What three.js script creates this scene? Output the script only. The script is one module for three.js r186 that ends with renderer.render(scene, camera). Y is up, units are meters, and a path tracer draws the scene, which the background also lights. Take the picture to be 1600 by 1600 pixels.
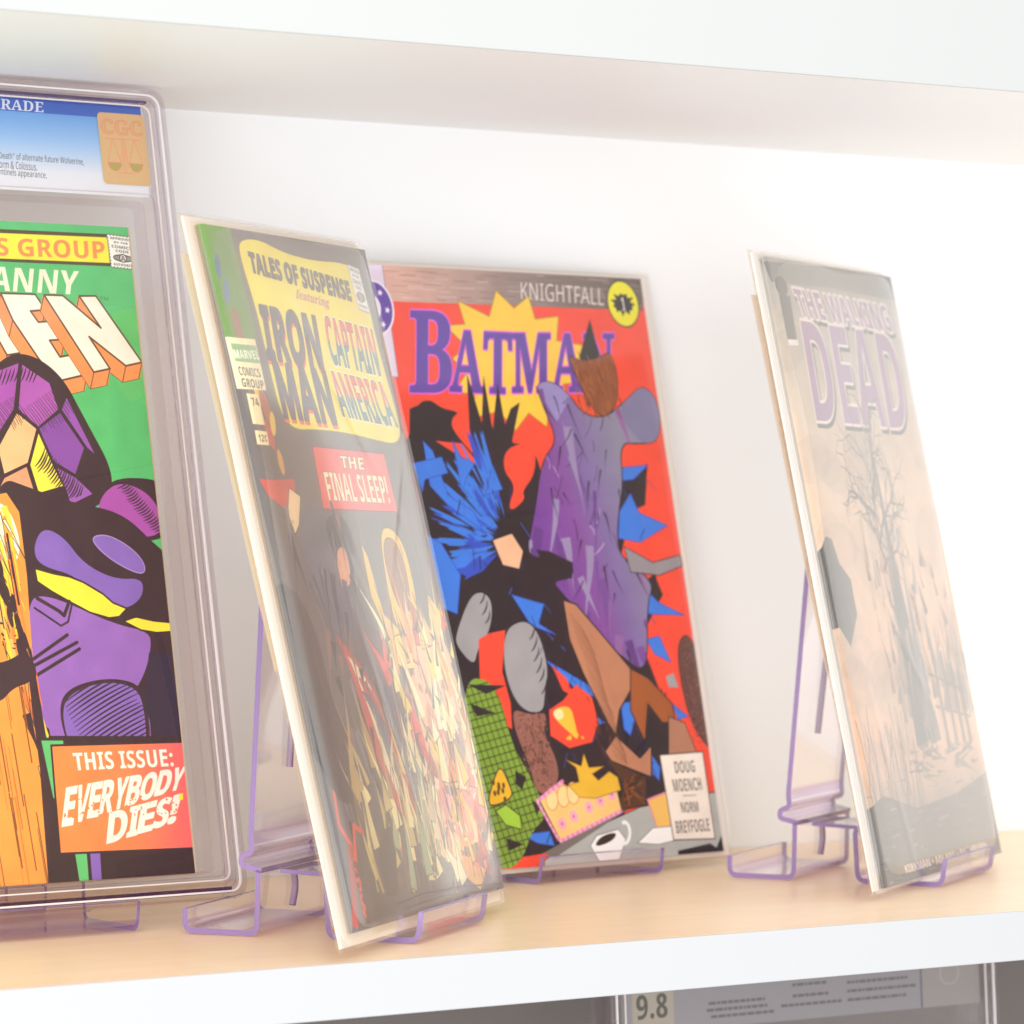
import * as THREE from 'three';
import { RoundedBoxGeometry } from 'three/addons/geometries/RoundedBoxGeometry.js';
import { mergeGeometries } from 'three/addons/utils/BufferGeometryUtils.js';
import { RectAreaLightUniformsLib } from 'three/addons/lights/RectAreaLightUniformsLib.js';

// ---------------------------------------------------------------- camera, light, exposure
const scene = new THREE.Scene();
const camera = new THREE.PerspectiveCamera(14.92, 1, 0.05, 30);
camera.position.set(-0.45, 0.1674, 1.4136);
camera.rotation.set(-0.00804, -0.60273, 0.0053, 'YXZ');
camera.focus = 1.46; camera.userData.fStop = 17;

RectAreaLightUniformsLib.init();
scene.background = new THREE.Color(1.0, 1.01, 1.03);   // the plain bright room that the shelf faces
const windowLight = new THREE.RectAreaLight(0xf8fbff, 5.6, 1.9, 1.4);   // broad soft daylight from behind the photographer
windowLight.position.set(-1.15, 0.02, 2.5); windowLight.lookAt(0.45, 0.15, 0.1); scene.add(windowLight);
const ceilingLight = new THREE.RectAreaLight(0xfffaf2, 5.5, 1.6, 0.9);  // higher light panel towards the ceiling
ceilingLight.position.set(-0.8, 1.35, 2.0); ceilingLight.lookAt(0.45, 0.05, 0.1); scene.add(ceilingLight);

const renderer = new THREE.WebGLRenderer({ antialias: true });
renderer.setSize(1024, 1024);
renderer.toneMapping = THREE.LinearToneMapping;
renderer.toneMappingExposure = 1.05;
renderer.shadowMap.enabled = true;

// ---------------------------------------------------------------- helpers
const used = new Map();
function numbered(name) { const n = used.get(name) ?? 0; used.set(name, n + 1); return n ? `${name}_${String(n).padStart(3, '0')}` : name; }
function thing(name, label, category, group) {
  const o = new THREE.Group(); o.name = numbered(name); o.userData = { label, category }; if (group) o.userData.group = group; scene.add(o); return o;
}
function part(name, geometry, material, parent) {
  const m = new THREE.Mesh(geometry, material); m.name = name; m.castShadow = m.receiveShadow = true; parent.add(m); return m;
}
function structure(name, label) { const o = new THREE.Group(); o.name = name; o.userData = { kind: 'structure', label }; scene.add(o); return o; }
function box(x0, x1, y0, y1, z0, z1, r = 0) {
  const g = r ? new RoundedBoxGeometry(x1 - x0, y1 - y0, z1 - z0, 3, r) : new THREE.BoxGeometry(x1 - x0, y1 - y0, z1 - z0);
  g.translate((x0 + x1) / 2, (y0 + y1) / 2, (z0 + z1) / 2); return g;
}
// ---------------------------------------------------------------- printed covers (flat print, in millimetres from the top left corner of each cover)
let seed = 7;
const rnd = () => { seed = (seed * 1664525 + 1013904223) >>> 0; return seed / 4294967296; };
const rr = (a, b) => a + (b - a) * rnd();
function sheet(w, h, k) {
  const cv = document.createElement('canvas'); cv.width = Math.round(w * k); cv.height = Math.round(h * k);
  const c = cv.getContext('2d'); c.scale(k, k); c.lineJoin = 'round'; c.lineCap = 'round';
  c.w = w; c.h = h; c.k = k; return c;
}
function trace(c, p, smooth) {
  const n = p.length / 2; c.beginPath();
  if (smooth) {
    const m = (i) => [(p[2 * (i % n)] + p[2 * ((i + 1) % n)]) / 2, (p[2 * (i % n) + 1] + p[2 * ((i + 1) % n) + 1]) / 2];
    c.moveTo(...m(0)); for (let i = 1; i <= n; i++) c.quadraticCurveTo(p[2 * (i % n)], p[2 * (i % n) + 1], ...m(i));
  } else { c.moveTo(p[0], p[1]); for (let i = 1; i < n; i++) c.lineTo(p[2 * i], p[2 * i + 1]); }
  c.closePath();
}
function poly(c, p, fill, stroke, lw = 0.5, smooth = false) {
  trace(c, p, smooth);
  if (fill) { c.fillStyle = fill; c.fill(); }
  if (stroke) { c.strokeStyle = stroke; c.lineWidth = lw; c.stroke(); }
}
const blob = (c, p, fill, stroke, lw) => poly(c, p, fill, stroke, lw, true);
function within(c, p, smooth, draw) { c.save(); trace(c, p, smooth); c.clip(); draw(); c.restore(); }
function stroke(c, p, colour, lw) { c.beginPath(); c.moveTo(p[0], p[1]); for (let i = 2; i < p.length; i += 2) c.lineTo(p[i], p[i + 1]); c.strokeStyle = colour; c.lineWidth = lw; c.stroke(); }
// lettering laid into a parallelogram: top left, top right, bottom left
function letter(c, text, q, font, fill, line, lw = 1) {
  c.save(); c.font = `${font.replace('@', '100px')}`;
  const m = c.measureText(text), w = m.actualBoundingBoxRight + m.actualBoundingBoxLeft, a = m.actualBoundingBoxAscent, h = a + m.actualBoundingBoxDescent;
  c.transform((q[2] - q[0]) / w, (q[3] - q[1]) / w, (q[4] - q[0]) / h, (q[5] - q[1]) / h, q[0], q[1]);
  c.lineJoin = 'round';
  if (line) { c.strokeStyle = line; c.lineWidth = lw * 2 * h / Math.hypot(q[4] - q[0], q[5] - q[1]); c.strokeText(text, m.actualBoundingBoxLeft, a); }
  if (fill) { c.fillStyle = fill; c.fillText(text, m.actualBoundingBoxLeft, a); }
  c.restore();
}
// lettering that tapers along its length: four corners, each letter laid in its own cell
function taper(c, text, q, font, fill, line, lw) {
  c.save(); c.font = font.replace('@', '100px'); const w = [...text].map((t) => c.measureText(t).width), all = w.reduce((a, b) => a + b); c.restore();
  let at = 0; const mix = (i, j, t) => [q[i] + (q[j] - q[i]) * t, q[i + 1] + (q[j + 1] - q[i + 1]) * t];
  [...text].forEach((t, i) => { const a = at / all, b = (at + w[i] * .9) / all; at += w[i]; if (t !== ' ') letter(c, t, [...mix(0, 2, a), ...mix(0, 2, b), ...mix(4, 6, (a + b) / 2).map((v, k) => v - (mix(0, 2, (a + b) / 2)[k] - mix(0, 2, a)[k]))], font, fill, line, lw); });
}
const SANS = 'bold @ sans-serif', THIN = '@ sans-serif', SERIF = 'bold @ serif';
// ink lines that swell and taper, parallel within a bent strip
function hatch(c, n, x0, y0, x1, y1, dx, dy, bend, colour, lw) {
  for (let i = 0; i < n; i++) {
    const t = i / (n - 1), a = x0 + (x1 - x0) * t + rr(-.2, .2), b = y0 + (y1 - y0) * t, s = rr(.85, 1.1);
    c.beginPath(); c.moveTo(a, b); c.quadraticCurveTo(a + dx * s / 2 + bend * dy, b + dy * s / 2 - bend * dx, a + dx * s, b + dy * s);
    c.quadraticCurveTo(a + dx * s / 2 + bend * dy + lw, b + dy * s / 2 - bend * dx + lw, a, b); c.fillStyle = colour; c.fill();
    c.strokeStyle = colour; c.lineWidth = lw * .35; c.stroke();
  }
}
function spatter(c, n, x0, y0, x1, y1, r0, r1, colours) {
  for (let i = 0; i < n; i++) { c.fillStyle = colours[Math.floor(rnd() * colours.length)]; c.beginPath(); c.ellipse(rr(x0, x1), rr(y0, y1), rr(r0, r1), rr(r0, r1), rr(0, 3), 0, 7); c.fill(); }
}
// a tapered, curling tongue of flame, cloth or branch
function tongue(c, x, y, dir, len, wid, curl, fill, ink, lw = .3) {
  const L = [], R = []; let px = x, py = y, d = dir;
  for (let i = 0; i <= 8; i++) { const t = i / 8, w = wid * (1 - t) * (.55 + .45 * Math.sin(Math.PI * Math.min(1, t + .35))); L.push([px - Math.sin(d) * w, py + Math.cos(d) * w]); R.push([px + Math.sin(d) * w, py - Math.cos(d) * w]); px += Math.cos(d) * len / 8; py += Math.sin(d) * len / 8; d += curl / 8 * Math.cos(t * 4); }
  poly(c, [...L, ...R.reverse()].flat(), fill, ink, lw);
}
function branch(c, x, y, dir, len, wid, colour, depth) {
  const n = 5; let px = x, py = y, d = dir;
  for (let i = 0; i < n; i++) {
    const qx = px + Math.cos(d) * len / n, qy = py + Math.sin(d) * len / n; stroke(c, [px, py, qx, qy], colour, wid * (1 - i / n * .6));
    if (depth > 0 && i > 0) branch(c, qx, qy, d + (i % 2 ? 1 : -1) * rr(.4, 1), len * rr(.35, .6), wid * .5, colour, depth - 1);
    px = qx; py = qy; d += rr(-.28, .28);
  }
}
// paper tooth and uneven ink over the whole print
function tooth(c, amount, gain = 1, lift = 0) {   // gain and lift: faded ink, also brightened to make up for weak light
  const W = c.canvas.width, H = c.canvas.height, im = c.getImageData(0, 0, W, H), d = im.data;
  let s = 99; const coarse = [];
  for (let i = 0; i < 64 * 64; i++) { s = (s * 1664525 + 1013904223) >>> 0; coarse.push(s / 4294967296 - .5); }
  for (let y = 0; y < H; y++) for (let x = 0; x < W; x++) {
    s = (s * 1664525 + 1013904223) >>> 0;
    const u = x / 40, v = y / 40, i = u | 0, j = v | 0, fu = u - i, fv = v - j, g = (a, b) => coarse[(a & 63) + 64 * (b & 63)];
    const low = (g(i, j) * (1 - fu) + g(i + 1, j) * fu) * (1 - fv) + (g(i, j + 1) * (1 - fu) + g(i + 1, j + 1) * fu) * fv;
    const f = 1 + amount * ((s / 4294967296 - .5) + low * .8), o = 4 * (y * W + x);
    for (let k = 0; k < 3; k++) d[o + k] = Math.max(0, Math.min(255, (d[o + k] * gain + lift + 3 * (f - 1) * 8) * f));
  }
  c.putImageData(im, 0, 0);
}
function printed(c) { const t = new THREE.CanvasTexture(c.canvas); t.colorSpace = THREE.SRGBColorSpace; t.anisotropy = 8; return t; }
function stamp(c, q) {   // small perforated approval stamp
  const [a, b, e, f, g, h] = q, at = (u, v) => [a + (e - a) * u + (g - a) * v, b + (f - b) * u + (h - b) * v];
  const p = []; for (const [x0, y0, x1, y1, n] of [[0, 0, 1, 0, 8], [1, 0, 1, 1, 10], [1, 1, 0, 1, 8], [0, 1, 0, 0, 10]]) for (let i = 0; i < n * 2; i++) { const t = i / n / 2, o = i % 2 ? .025 : -.025; p.push(...at(x0 + (x1 - x0) * t + (y1 - y0) * o, y0 + (y1 - y0) * t - (x1 - x0) * o)); }
  poly(c, p, '#ece6dc', '#4a3f3a', .25);
  const row = (t, u0, u1, v0, v1) => letter(c, t, [...at(u0, v0), ...at(u1, v0), ...at(u0, v1)], SANS, '#453b3a');
  row('APPROVED', .1, .9, .06, .14); row('BY THE', .24, .76, .19, .25); row('COMICS', .12, .88, .31, .4); row('CODE', .25, .75, .44, .52); row('AUTHORITY', .1, .9, .86, .94);
  const m = at(.5, .69); c.fillStyle = '#8d857e'; c.beginPath(); c.ellipse(m[0], m[1], (e - a) * .36, (h - b) * .1, .06, 0, 7); c.fill(); c.strokeStyle = '#453b3a'; c.lineWidth = .4; c.stroke();
  c.beginPath(); c.ellipse(m[0], m[1], (e - a) * .13, (h - b) * .12, 0, 0, 7); c.fillStyle = '#d8d0c6'; c.fill(); c.stroke(); letter(c, 'A', [m[0] - (e - a) * .08, m[1] - (h - b) * .08, m[0] + (e - a) * .08, m[1] - (h - b) * .08, m[0] - (e - a) * .08, m[1] + (h - b) * .08], SANS, '#453b3a');
}

// green cover in the rigid case: block title, violet rounded masses, an orange column of streaks
function greenCover() {
  const c = sheet(166.2, 250, 7), K = '#33232c', V = '#7a5cab', V2 = '#8a5fac';
  c.fillStyle = '#4fb268'; c.fillRect(0, 0, 167, 250);
  blob(c, [147.4, 37.2, 171.6, 28.8, 170.5, 61.7, 157.6, 71.9, 151.4, 52.1], '#5ab667');
  poly(c, [54.4, 4.3, 108.9, 3.3, 156.6, 3.1, 167.8, 16.3, 156.3, 15.8, 107.5, 15.9, 53.2, 16.4], '#453a1e');
  poly(c, [54.3, 5.2, 108.8, 4.8, 156.5, 4.4, 156.4, 14.5, 107.6, 14.7, 53.3, 15.2], '#f0dc34');
  letter(c, 'COMICS GROUP', [68, 7.1, 154.8, 6, 67.8, 14.1], SANS, '#f2854a');
  stamp(c, [156.3, 3.1, 168.2, 3.9, 156.8, 16]);
  letter(c, 'CANNY', [95.7, 17.6, 142.2, 18.1, 93.6, 27.1], SANS, '#ece0c4');
  const E = [106.4, 28.1, 121.5, 28, 125.3, 33.9, 118.7, 34.6, 121.7, 38.8, 128.5, 38.1, 132.7, 45.1, 125.8, 45.7, 129.7, 52, 137, 50.7, 141, 58.5, 127.5, 61.5, 120.1, 52.8, 110.5, 38.3];
  const N = [125.4, 28.1, 133.6, 28, 149.3, 40.2, 141, 28, 148.5, 27.7, 166.3, 53.2, 158.8, 54.8, 143.6, 43.8, 151.5, 56.1, 144.1, 57.6];
  const M = [95.1, 27.7, 102.3, 28, 115, 50.5, 106.5, 51.9, 99.4, 38.6];
  for (const [f, dx, dy] of [[M, 1.3, 0], [E, 1.3, 0], [N, 1.3, 0]]) {
    for (let t = 1; t >= 0; t -= .04) { const q = f.map((v, i) => v + (i % 2 ? 6.2 : -2.2) * t); poly(c, q, '#f58a50', t > .97 ? '#5a3a24' : '#f58a50', .9); }
    for (let i = 0; i < f.length; i += 2) stroke(c, [f[i], f[i + 1], f[i] - 2.2, f[i + 1] + 6.2], '#6a4128', .4);
    poly(c, f, '#ebe1cf', '#5a3f2a', .7);
  }
  letter(c, 'TM', [150.2, 27.8, 154, 27.9, 150.1, 29.3], THIN, '#4a6a40');
  // dark rock with violet, magenta and amber crystal facets in place of the figure
  blob(c, [84.7, 73.1, 103.4, 52.7, 116.1, 50.5, 129.5, 58.8, 137.3, 74.7, 150, 99.8, 138.6, 111.7, 113.3, 111.7, 80.7, 109.2], K);
  poly(c, [85.2, 68.2, 97.1, 59.5, 111.5, 54.5, 107.2, 72.7, 97, 85, 83.1, 87.6], '#9c4aa0', K, .5);
  poly(c, [112.5, 55, 124, 62.1, 126.8, 72.4, 117, 79.4, 108.9, 72.7], '#a552a6', K, .5);
  poly(c, [116.9, 79.9, 127.2, 73.4, 136.4, 87.1, 131.2, 97.5, 122.2, 92.6], '#7d4496', K, .5);
  poly(c, [127.9, 72.4, 130.7, 67.4, 141.1, 90, 137.5, 87.1], '#8a4aa0', K, .4);
  poly(c, [108.2, 73.7, 116.4, 79.9, 111, 93.2, 100, 97.6, 98.4, 87.4], '#e9b07a', K, .6);
  poly(c, [116.8, 80.9, 121.6, 93.1, 125.6, 101.9, 114.1, 104.8, 111.5, 93.7], '#ecd648', K, .6);
  poly(c, [99.9, 98.6, 110.3, 94.1, 112.9, 105.3, 102.5, 109.2, 95.2, 105.9], '#d8936c', K, .6);
  poly(c, [122.6, 94.1, 131.1, 98.4, 138.2, 104.8, 127.6, 109.2, 126.1, 102.9], '#8f52a4', K, .5);
  poly(c, [83, 88.5, 95.8, 86, 98.3, 98.1, 91.8, 106.8, 81, 106.8], '#7d4496', K, .5);
  within(c, [85.2, 68.2, 103.4, 52.7, 116.1, 50.5, 129.5, 58.8, 137.3, 74.7, 150, 99.8, 113.3, 111.7, 80.7, 109.2], false, () => { hatch(c, 16, ...[110.5, 72.7, 126.1, 64], 7, 10, .05, K, .5); hatch(c, 14, ...[97.2, 58.3, 119.7, 55.8], -3, 6, 0, K, .6); hatch(c, 20, ...[118.9, 87.2, 134.1, 101.9], -5, 7, .1, K, .6); hatch(c, 14, ...[95.6, 72.9, 107.2, 67.8], 6, 9, .08, K, .5); });
  // shoulder and dark sweep
  blob(c, [138.6, 111.7, 144.2, 100.6, 154.5, 98.1, 171.7, 99.7, 173.6, 119.2, 160, 124.1, 146.2, 119.1], K);
  blob(c, [138.4, 112.9, 142.3, 104.3, 151.4, 99.8, 163.8, 104.7, 168.6, 115.4, 166.1, 121.1, 151.6, 121.6, 142.1, 117.8], '#a14aa0');
  within(c, [138.4, 112.9, 142.3, 104.3, 151.4, 99.8, 163.8, 104.7, 168.6, 115.4, 166.1, 121.1, 151.6, 121.6, 142.1, 117.8], true, () => hatch(c, 22, ...[154.3, 99.8, 169.9, 118.7], -5, 2.6, .1, K, .6));
  blob(c, [98.3, 98.3, 108.9, 101.9, 127.7, 108, 150, 111.7, 162.9, 124.1, 178.8, 136.6, 170.2, 205.4, 97.4, 202.5, 105, 135.8, 87.2, 123.6], K);
  blob(c, [109, 125, 114.4, 117, 123.4, 120.9, 130.6, 131.2, 144, 137.5, 156.1, 136.9, 156.1, 143.8, 149.8, 148.6, 139.7, 149.6, 127.2, 136.1, 110.9, 132.3], V, K, .5);
  blob(c, [135.2, 121, 143.2, 120.3, 153.9, 126.5, 158.3, 132.7, 156.2, 136.4, 144.8, 131.4, 137, 125.2], V, '#a58ac4', .4);
  blob(c, [103.9, 145.4, 112.6, 141.9, 142, 154.6, 156.5, 157.3, 157.5, 163.4, 152.3, 175.5, 144.1, 183.8, 153.7, 180.5, 153, 195, 152.7, 207.2, 102.6, 205.1, 103.4, 174.2], V2, K, .6);
  poly(c, [109.2, 133, 116.7, 135, 123.8, 136.3, 129.7, 138.5, 137.7, 143, 141.8, 146.5, 147.8, 148.8, 144, 151.9, 139.4, 152.3, 131.2, 150, 123.3, 146, 115.9, 142, 109.7, 138], '#ecd63c', K, .7);
  poly(c, [151.4, 152, 158.7, 153.6, 168.1, 154.6, 168.3, 158, 160.1, 158.3, 153.1, 157.2, 145.5, 153.6], '#ecd63c', K, .7);
  stroke(c, [109, 144.3, 117.9, 149.3, 119.9, 151, 122.7, 145.7], K, 1.4); stroke(c, [107.5, 147.9, 118.1, 154.8, 121.3, 153.4, 123.7, 146.9], K, .8);
  for (const q of [[104.8, 167, 120.4, 158.3], [103.9, 169.9, 124.3, 161.2], [105.1, 173.3, 125.1, 163.7]]) { stroke(c, q, K, 1.3); }
  blob(c, [113, 186.4, 118.1, 178.2, 135.3, 174.6, 150.6, 177.4, 152.8, 187.7, 151.9, 204.7, 116.6, 203.3], K);
  blob(c, [114.3, 187, 119.3, 179.9, 135.2, 176, 148.7, 178.8, 151.1, 187.7, 150.2, 204.6, 117.1, 203.3], V);
  within(c, [114.3, 187, 119.3, 179.9, 135.2, 176, 148.7, 178.8, 151.1, 187.7, 150.2, 204.6, 117.1, 203.3], true, () => hatch(c, 30, ...[111.6, 174.9, 131.5, 218.3], 30, -14, .06, K, .7));
  poly(c, [155.5, 165.8, 172.2, 166.2, 169.6, 200.5, 154.7, 200, 151.4, 185.3], '#2c2438');
  poly(c, [104.2, 190.9, 108, 193.4, 111.1, 217.4, 108.3, 231.5, 107.8, 217.2], '#57b56a', K, 1);
  // the column of streaks
  poly(c, [72.6, 109.2, 100.3, 104.4, 105, 111.7, 105.6, 135.8, 104.7, 162.3, 103.2, 243, 102.2, 251.2, 57.3, 250.8], '#f0913f');
  blob(c, [72.9, 106.8, 97.3, 106.8, 102.5, 114.1, 104.5, 126.2, 99.2, 133.3, 94.7, 129.7, 69.8, 135.4], '#f0e4d0');
  for (let i = 0; i < 60; i++) { const t = rnd(), x = 88 + t * 24 + rr(-4, 5), y = 112 + t * 120; tongue(c, x, y, 1.42 + rr(-.16, .1), rr(8, 26), rr(.6, 2), rr(-.3, .3), ['#f0913f', '#ecc838', '#e87436', '#f4b25c', K][i % 5], i % 3 ? null : K, .25); }
  for (let i = 0; i < 46; i++) { const x = rr(76, 100), y = rr(104, 132); tongue(c, x, y, 1.3 + rr(-.25, .25), rr(8, 30), rr(.5, 1.8), rr(-.4, .4), ['#f4e4b8', '#ecd040', '#f0a040', '#f6c878'][i % 4], i % 4 ? null : K, .25); }
  for (let i = 0; i < 60; i++) { const x = rr(50, 102), y = rr(118, 140), l = rr(8, 40); stroke(c, [x, y, x + l * .08, y + l], ['#e8c832', '#f0a040', '#e87e3c', K][i % 4], rr(.3, 1.2)); }
  for (let i = 0; i < 46; i++) { const x = rr(58, 104), y = rr(165, 240), l = rr(10, 34); stroke(c, [x, y, x + l * .075, y + l], i % 5 ? '#7a4526' : '#e3702e', rr(.15, .6)); }
  for (let i = 0; i < 26; i++) { const t = i / 26, x = 94 + t * 10 + rr(-2, 2), y = 132 + t * 42; c.fillStyle = K; c.beginPath(); c.ellipse(x, y, rr(.4, 1.3), rr(2, 6), -.2, 0, 7); c.fill(); }
  blob(c, [79.5, 168.8, 93.2, 168, 101.9, 163.4, 103.7, 167, 106, 170.7, 103.2, 175.6, 94.8, 177.5, 88.7, 183.3, 78.2, 180.6], K);
  poly(c, [104.2, 162.2, 105.6, 179, 107.8, 207.7, 105.5, 251.4, 101.7, 251.2, 102.9, 207.5, 102, 176.5], K);
  spatter(c, 24, 92, 150, 100, 178, .2, .9, [K]);
  // dark foot and caption
  poly(c, [108, 195.8, 179.8, 198.5, 172.3, 257.8, 101.8, 254.7], '#2d2228');
  poly(c, [104.1, 196.9, 114.5, 197.3, 114.9, 217.5, 107, 219.6], '#57b56a', K, 1);
  poly(c, [114.1, 238.9, 119.6, 239.2, 119.3, 250.6, 114.9, 250.8], '#57b56a', K, .4); poly(c, [120.7, 239.2, 125.4, 239.5, 124.9, 250.4, 120.4, 250.6], V, K, .4);
  const q = [108.7, 199.4, 168.5, 200.2, 168.7, 240.7, 107.9, 239.5], g = c.createLinearGradient(q[0], q[1], q[2], q[3]); g.addColorStop(0, '#f28342'); g.addColorStop(.55, '#f27a4a'); g.addColorStop(1, '#ee5a62');
  poly(c, q, g, K, .8);
  letter(c, 'THIS ISSUE:', [117.5, 202.4, 161.3, 202.6, 117.8, 209.1], SANS, '#ece0d2');
  taper(c, 'EVERYBODY', [113.5, 215.3, 167.9, 209.5, 109.9, 229.7, 163.8, 217.6], SANS, '#ece0d2', '#ece0d2', .3);
  taper(c, 'DIES!', [131.2, 225.5, 164.1, 219.8, 128.8, 236.8, 159.6, 230.3], SANS, '#ece0d2', '#ece0d2', .3);
  spatter(c, 70, ...[111.1, 226.9], ...[162.6, 219.7], .15, .5, ['#f0784a']);
  poly(c, [162.6, 219.7, 164.4, 219.6, 164.1, 222.2, 162.3, 222.1], '#ecd63c');
  tooth(c, .07, 1.07, 9); return printed(c);
}

// dark cover with a yellow title panel
function darkCover() {
  const c = sheet(162, 254, 6), K = '#2b2624', D = '#4b4441';
  c.fillStyle = '#5a524e'; c.fillRect(0, 0, 162, 254);
  poly(c, [-0.6, -1.9, 26.6, -0.9, 29.8, 40.9, 1.6, 41], '#5d7f35');
  for (const [x, y, r, f] of [[8, 15, 3, '#49627c'], [11, 24, 3.5, '#5a6f80'], [14, 36, 4, '#8a5a44'], [16, 44, 3, '#a04a38'], [19, 60, 3.5, '#d8b040'], [24, 66, 4.5, '#a55c48'], [27, 72, 3, '#d8b040'], [22, 76, 3.5, '#b04a3c'], [27, 86, 3, '#c08a3c']]) { c.fillStyle = f; c.beginPath(); c.ellipse(x, y, r * .8, r * 1.6, rr(-.4, .4), 0, 7); c.fill(); }
  poly(c, [1.6, 41, 27.4, 41, 27.7, 59.8, 1.9, 59.7], '#e8d0a0');
  poly(c, [3.9, 43.2, 26.7, 43.4, 27.2, 49.9, 5, 49.7], '#7d9a62');
  letter(c, 'MARVEL', [4.9, 45.5, 27.4, 45.2, 5.5, 48.7], SANS, '#dfe0c0'); letter(c, 'COMICS', [5.7, 51.5, 24.9, 51.9, 6.3, 54.7], SANS, K); letter(c, 'GROUP', [6.4, 55.7, 26.2, 56.1, 6.4, 58.9], SANS, K);
  poly(c, [8.6, 61.2, 19.1, 61.4, 19.4, 72.6, 8.4, 72.3], '#e8c896'); letter(c, '74', [11.3, 62.7, 17.7, 62.8, 12, 65.7], SANS, K); 
  poly(c, [8.9, 74.6, 19.9, 74.9, 19.5, 80, 8.4, 79.7], '#e8c896'); letter(c, '12¢', [11.1, 76, 18.7, 76.1, 10.7, 78.7], SANS, K);
  blob(c, [29.8, 8.3, 34.6, 3.7, 52.7, 2.6, 72.3, 6.3, 103.2, 7.9, 137.3, 6.5, 152.7, 10.8, 153.7, 44, 159.4, 71.9, 151.3, 78.2, 129.7, 76.9, 100.8, 74.3, 65.7, 73.3, 47.8, 74, 37.1, 69, 35.3, 54.9, 35.1, 31.2], '#f7cd12');
  letter(c, 'TALES OF SUSPENSE', [38.9, 8, 136.2, 14.2, 38.3, 15.6], SANS, '#332b40', '#332b40', .45);
  letter(c, 'featuring', [77.2, 19.9, 110.9, 22, 76.4, 24.6], 'italic bold @ serif', '#a03a86');
  stamp(c, [139.1, 6.9, 150.7, 8.3, 141, 24.6]);
  for (const [t, q] of [['IRON', [38.2, 27.8, 92, 29.7, 35.6, 47.8]], ['MAN', [39.1, 49.1, 90.2, 50.9, 39.6, 69]]]) {
    for (let k = 3; k > 0; k--) letter(c, t, q.map((v, i) => v + (i % 2 ? .55 : .12) * k), SANS, '#d8402a', '#d8402a', .6);
    letter(c, t, q, SANS, '#352c48', '#352c48', .9);
  }
  for (const [t, q] of [['CAPTAIN', [100.3, 28.9, 150.9, 32.3, 99.2, 47.7]], ['AMERICA', [93.1, 50.3, 150.6, 53.7, 98.6, 67.9]]]) {
    const at = (k) => [q[0] + (q[4] - q[0]) * k, q[1] + (q[5] - q[1]) * k];
    letter(c, t, q, SANS, '#f8ecc8', '#f8ecc8', 1); letter(c, t, q, SANS, '#3a3430', '#3a3430', .4);
    for (const [k0, k1, f] of [[-.1, .52, '#cf3826'], [.52, 1.1, '#2c6470']]) within(c, [...at(k0), q[2] + at(k0)[0] - q[0], q[3] + at(k0)[1] - q[1], q[2] + at(k1)[0] - q[0], q[3] + at(k1)[1] - q[1], ...at(k1)], false, () => letter(c, t, q, SANS, f));
  }
  // the scene below: a tall grey drape, flames and smoke
  for (let i = 0; i < 26; i++) { const x = rr(50, 150), y = rr(95, 120); stroke(c, [x, y, x + rr(-3, 3), y + rr(20, 60)], ['#57504a', '#6c665e', '#4f5a54'][i % 3], rr(.4, 2)); }
  poly(c, [3.3, 92.2, 19, 92.6, 36.3, 92.1, 34.6, 97.3, 23.3, 104.3, 18.6, 101.9, 8.7, 98.4], '#b8402f');
  poly(c, [29.6, 95.4, 38.8, 98.5, 31.6, 109, 26, 112.5, 23.3, 104.3], '#dcb888', K, .4);
  blob(c, [35.6, 102, 56.3, 100.7, 73.2, 104.6, 71.6, 123.8, 70.1, 143, 60, 154.6, 45.7, 151.7, 35.2, 137.2, 28.9, 116], '#56565c');
  blob(c, [55.9, 106.9, 73.2, 104.6, 83.2, 111.9, 77.3, 126.4, 66.1, 133.3, 58.4, 121.2], '#33343e');
  blob(c, [61.6, 118.9, 72.6, 116.6, 72, 128.7, 66.1, 133.3, 59.9, 129.6], '#d89468');
  poly(c, [60.7, 79.8, 133.5, 82.1, 134.9, 105, 58.6, 103.3], '#d8483f', '#7a2a26', .5);
  letter(c, 'THE', [86.3, 83.2, 109.9, 83.8, 85.6, 87.9], SANS, '#ecdcae', '#6a2c26', .25); letter(c, 'FINAL SLEEP!', [66.1, 89.2, 129, 90.7, 66.1, 100.2], SANS, '#ecdcae', '#6a2c26', .25);
  // a burning ring of flame
  blob(c, [109.8, 112.2, 122.2, 109.9, 134.2, 117.5, 134.6, 137.5, 129.1, 148.6, 118.6, 152, 105.8, 150.3, 105.3, 134.3], '#e4b430', K, .5);
  blob(c, [111, 115.9, 122.2, 114.3, 129.8, 122.4, 128.4, 136.1, 123.1, 144.7, 113.6, 143.1, 108.9, 129.5], '#8d5a34', '#3d3026', .5);
  for (let i = 0; i < 40; i++) { const x = rr(100, 150), y = rr(150, 205), l = rr(6, 26); stroke(c, [x, y, x + rr(-5, 5), y + l], ['#e4b430', '#e08a3c', '#dcb070', '#b85a38', K][i % 5], rr(.5, 2.6)); }
  poly(c, [88.9, 116.9, 92.6, 121.8, 96.1, 143.8, 117.1, 154.4, 141.5, 151.5, 147.2, 137.9, 158.2, 145.8, 148.8, 160.6, 122.5, 157.1, 97, 153.6, 87.3, 136.3], '#e2b83c');
  blob(c, [90.4, 153.4, 119.4, 150.7, 139.2, 155.2, 137.4, 162.6, 109.7, 166.4, 92.6, 160.7], '#e8c450', '#5a4428', .4);
  // red and cream ribbons
  blob(c, [41.5, 148, 45.7, 151.7, 53.5, 170.9, 56.1, 197.1, 58.1, 206.7, 75.2, 222.3, 83.5, 225.4, 87.4, 213.7, 77.8, 196.1, 76.2, 176.9, 60.4, 159.4], '#b8443c');
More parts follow.
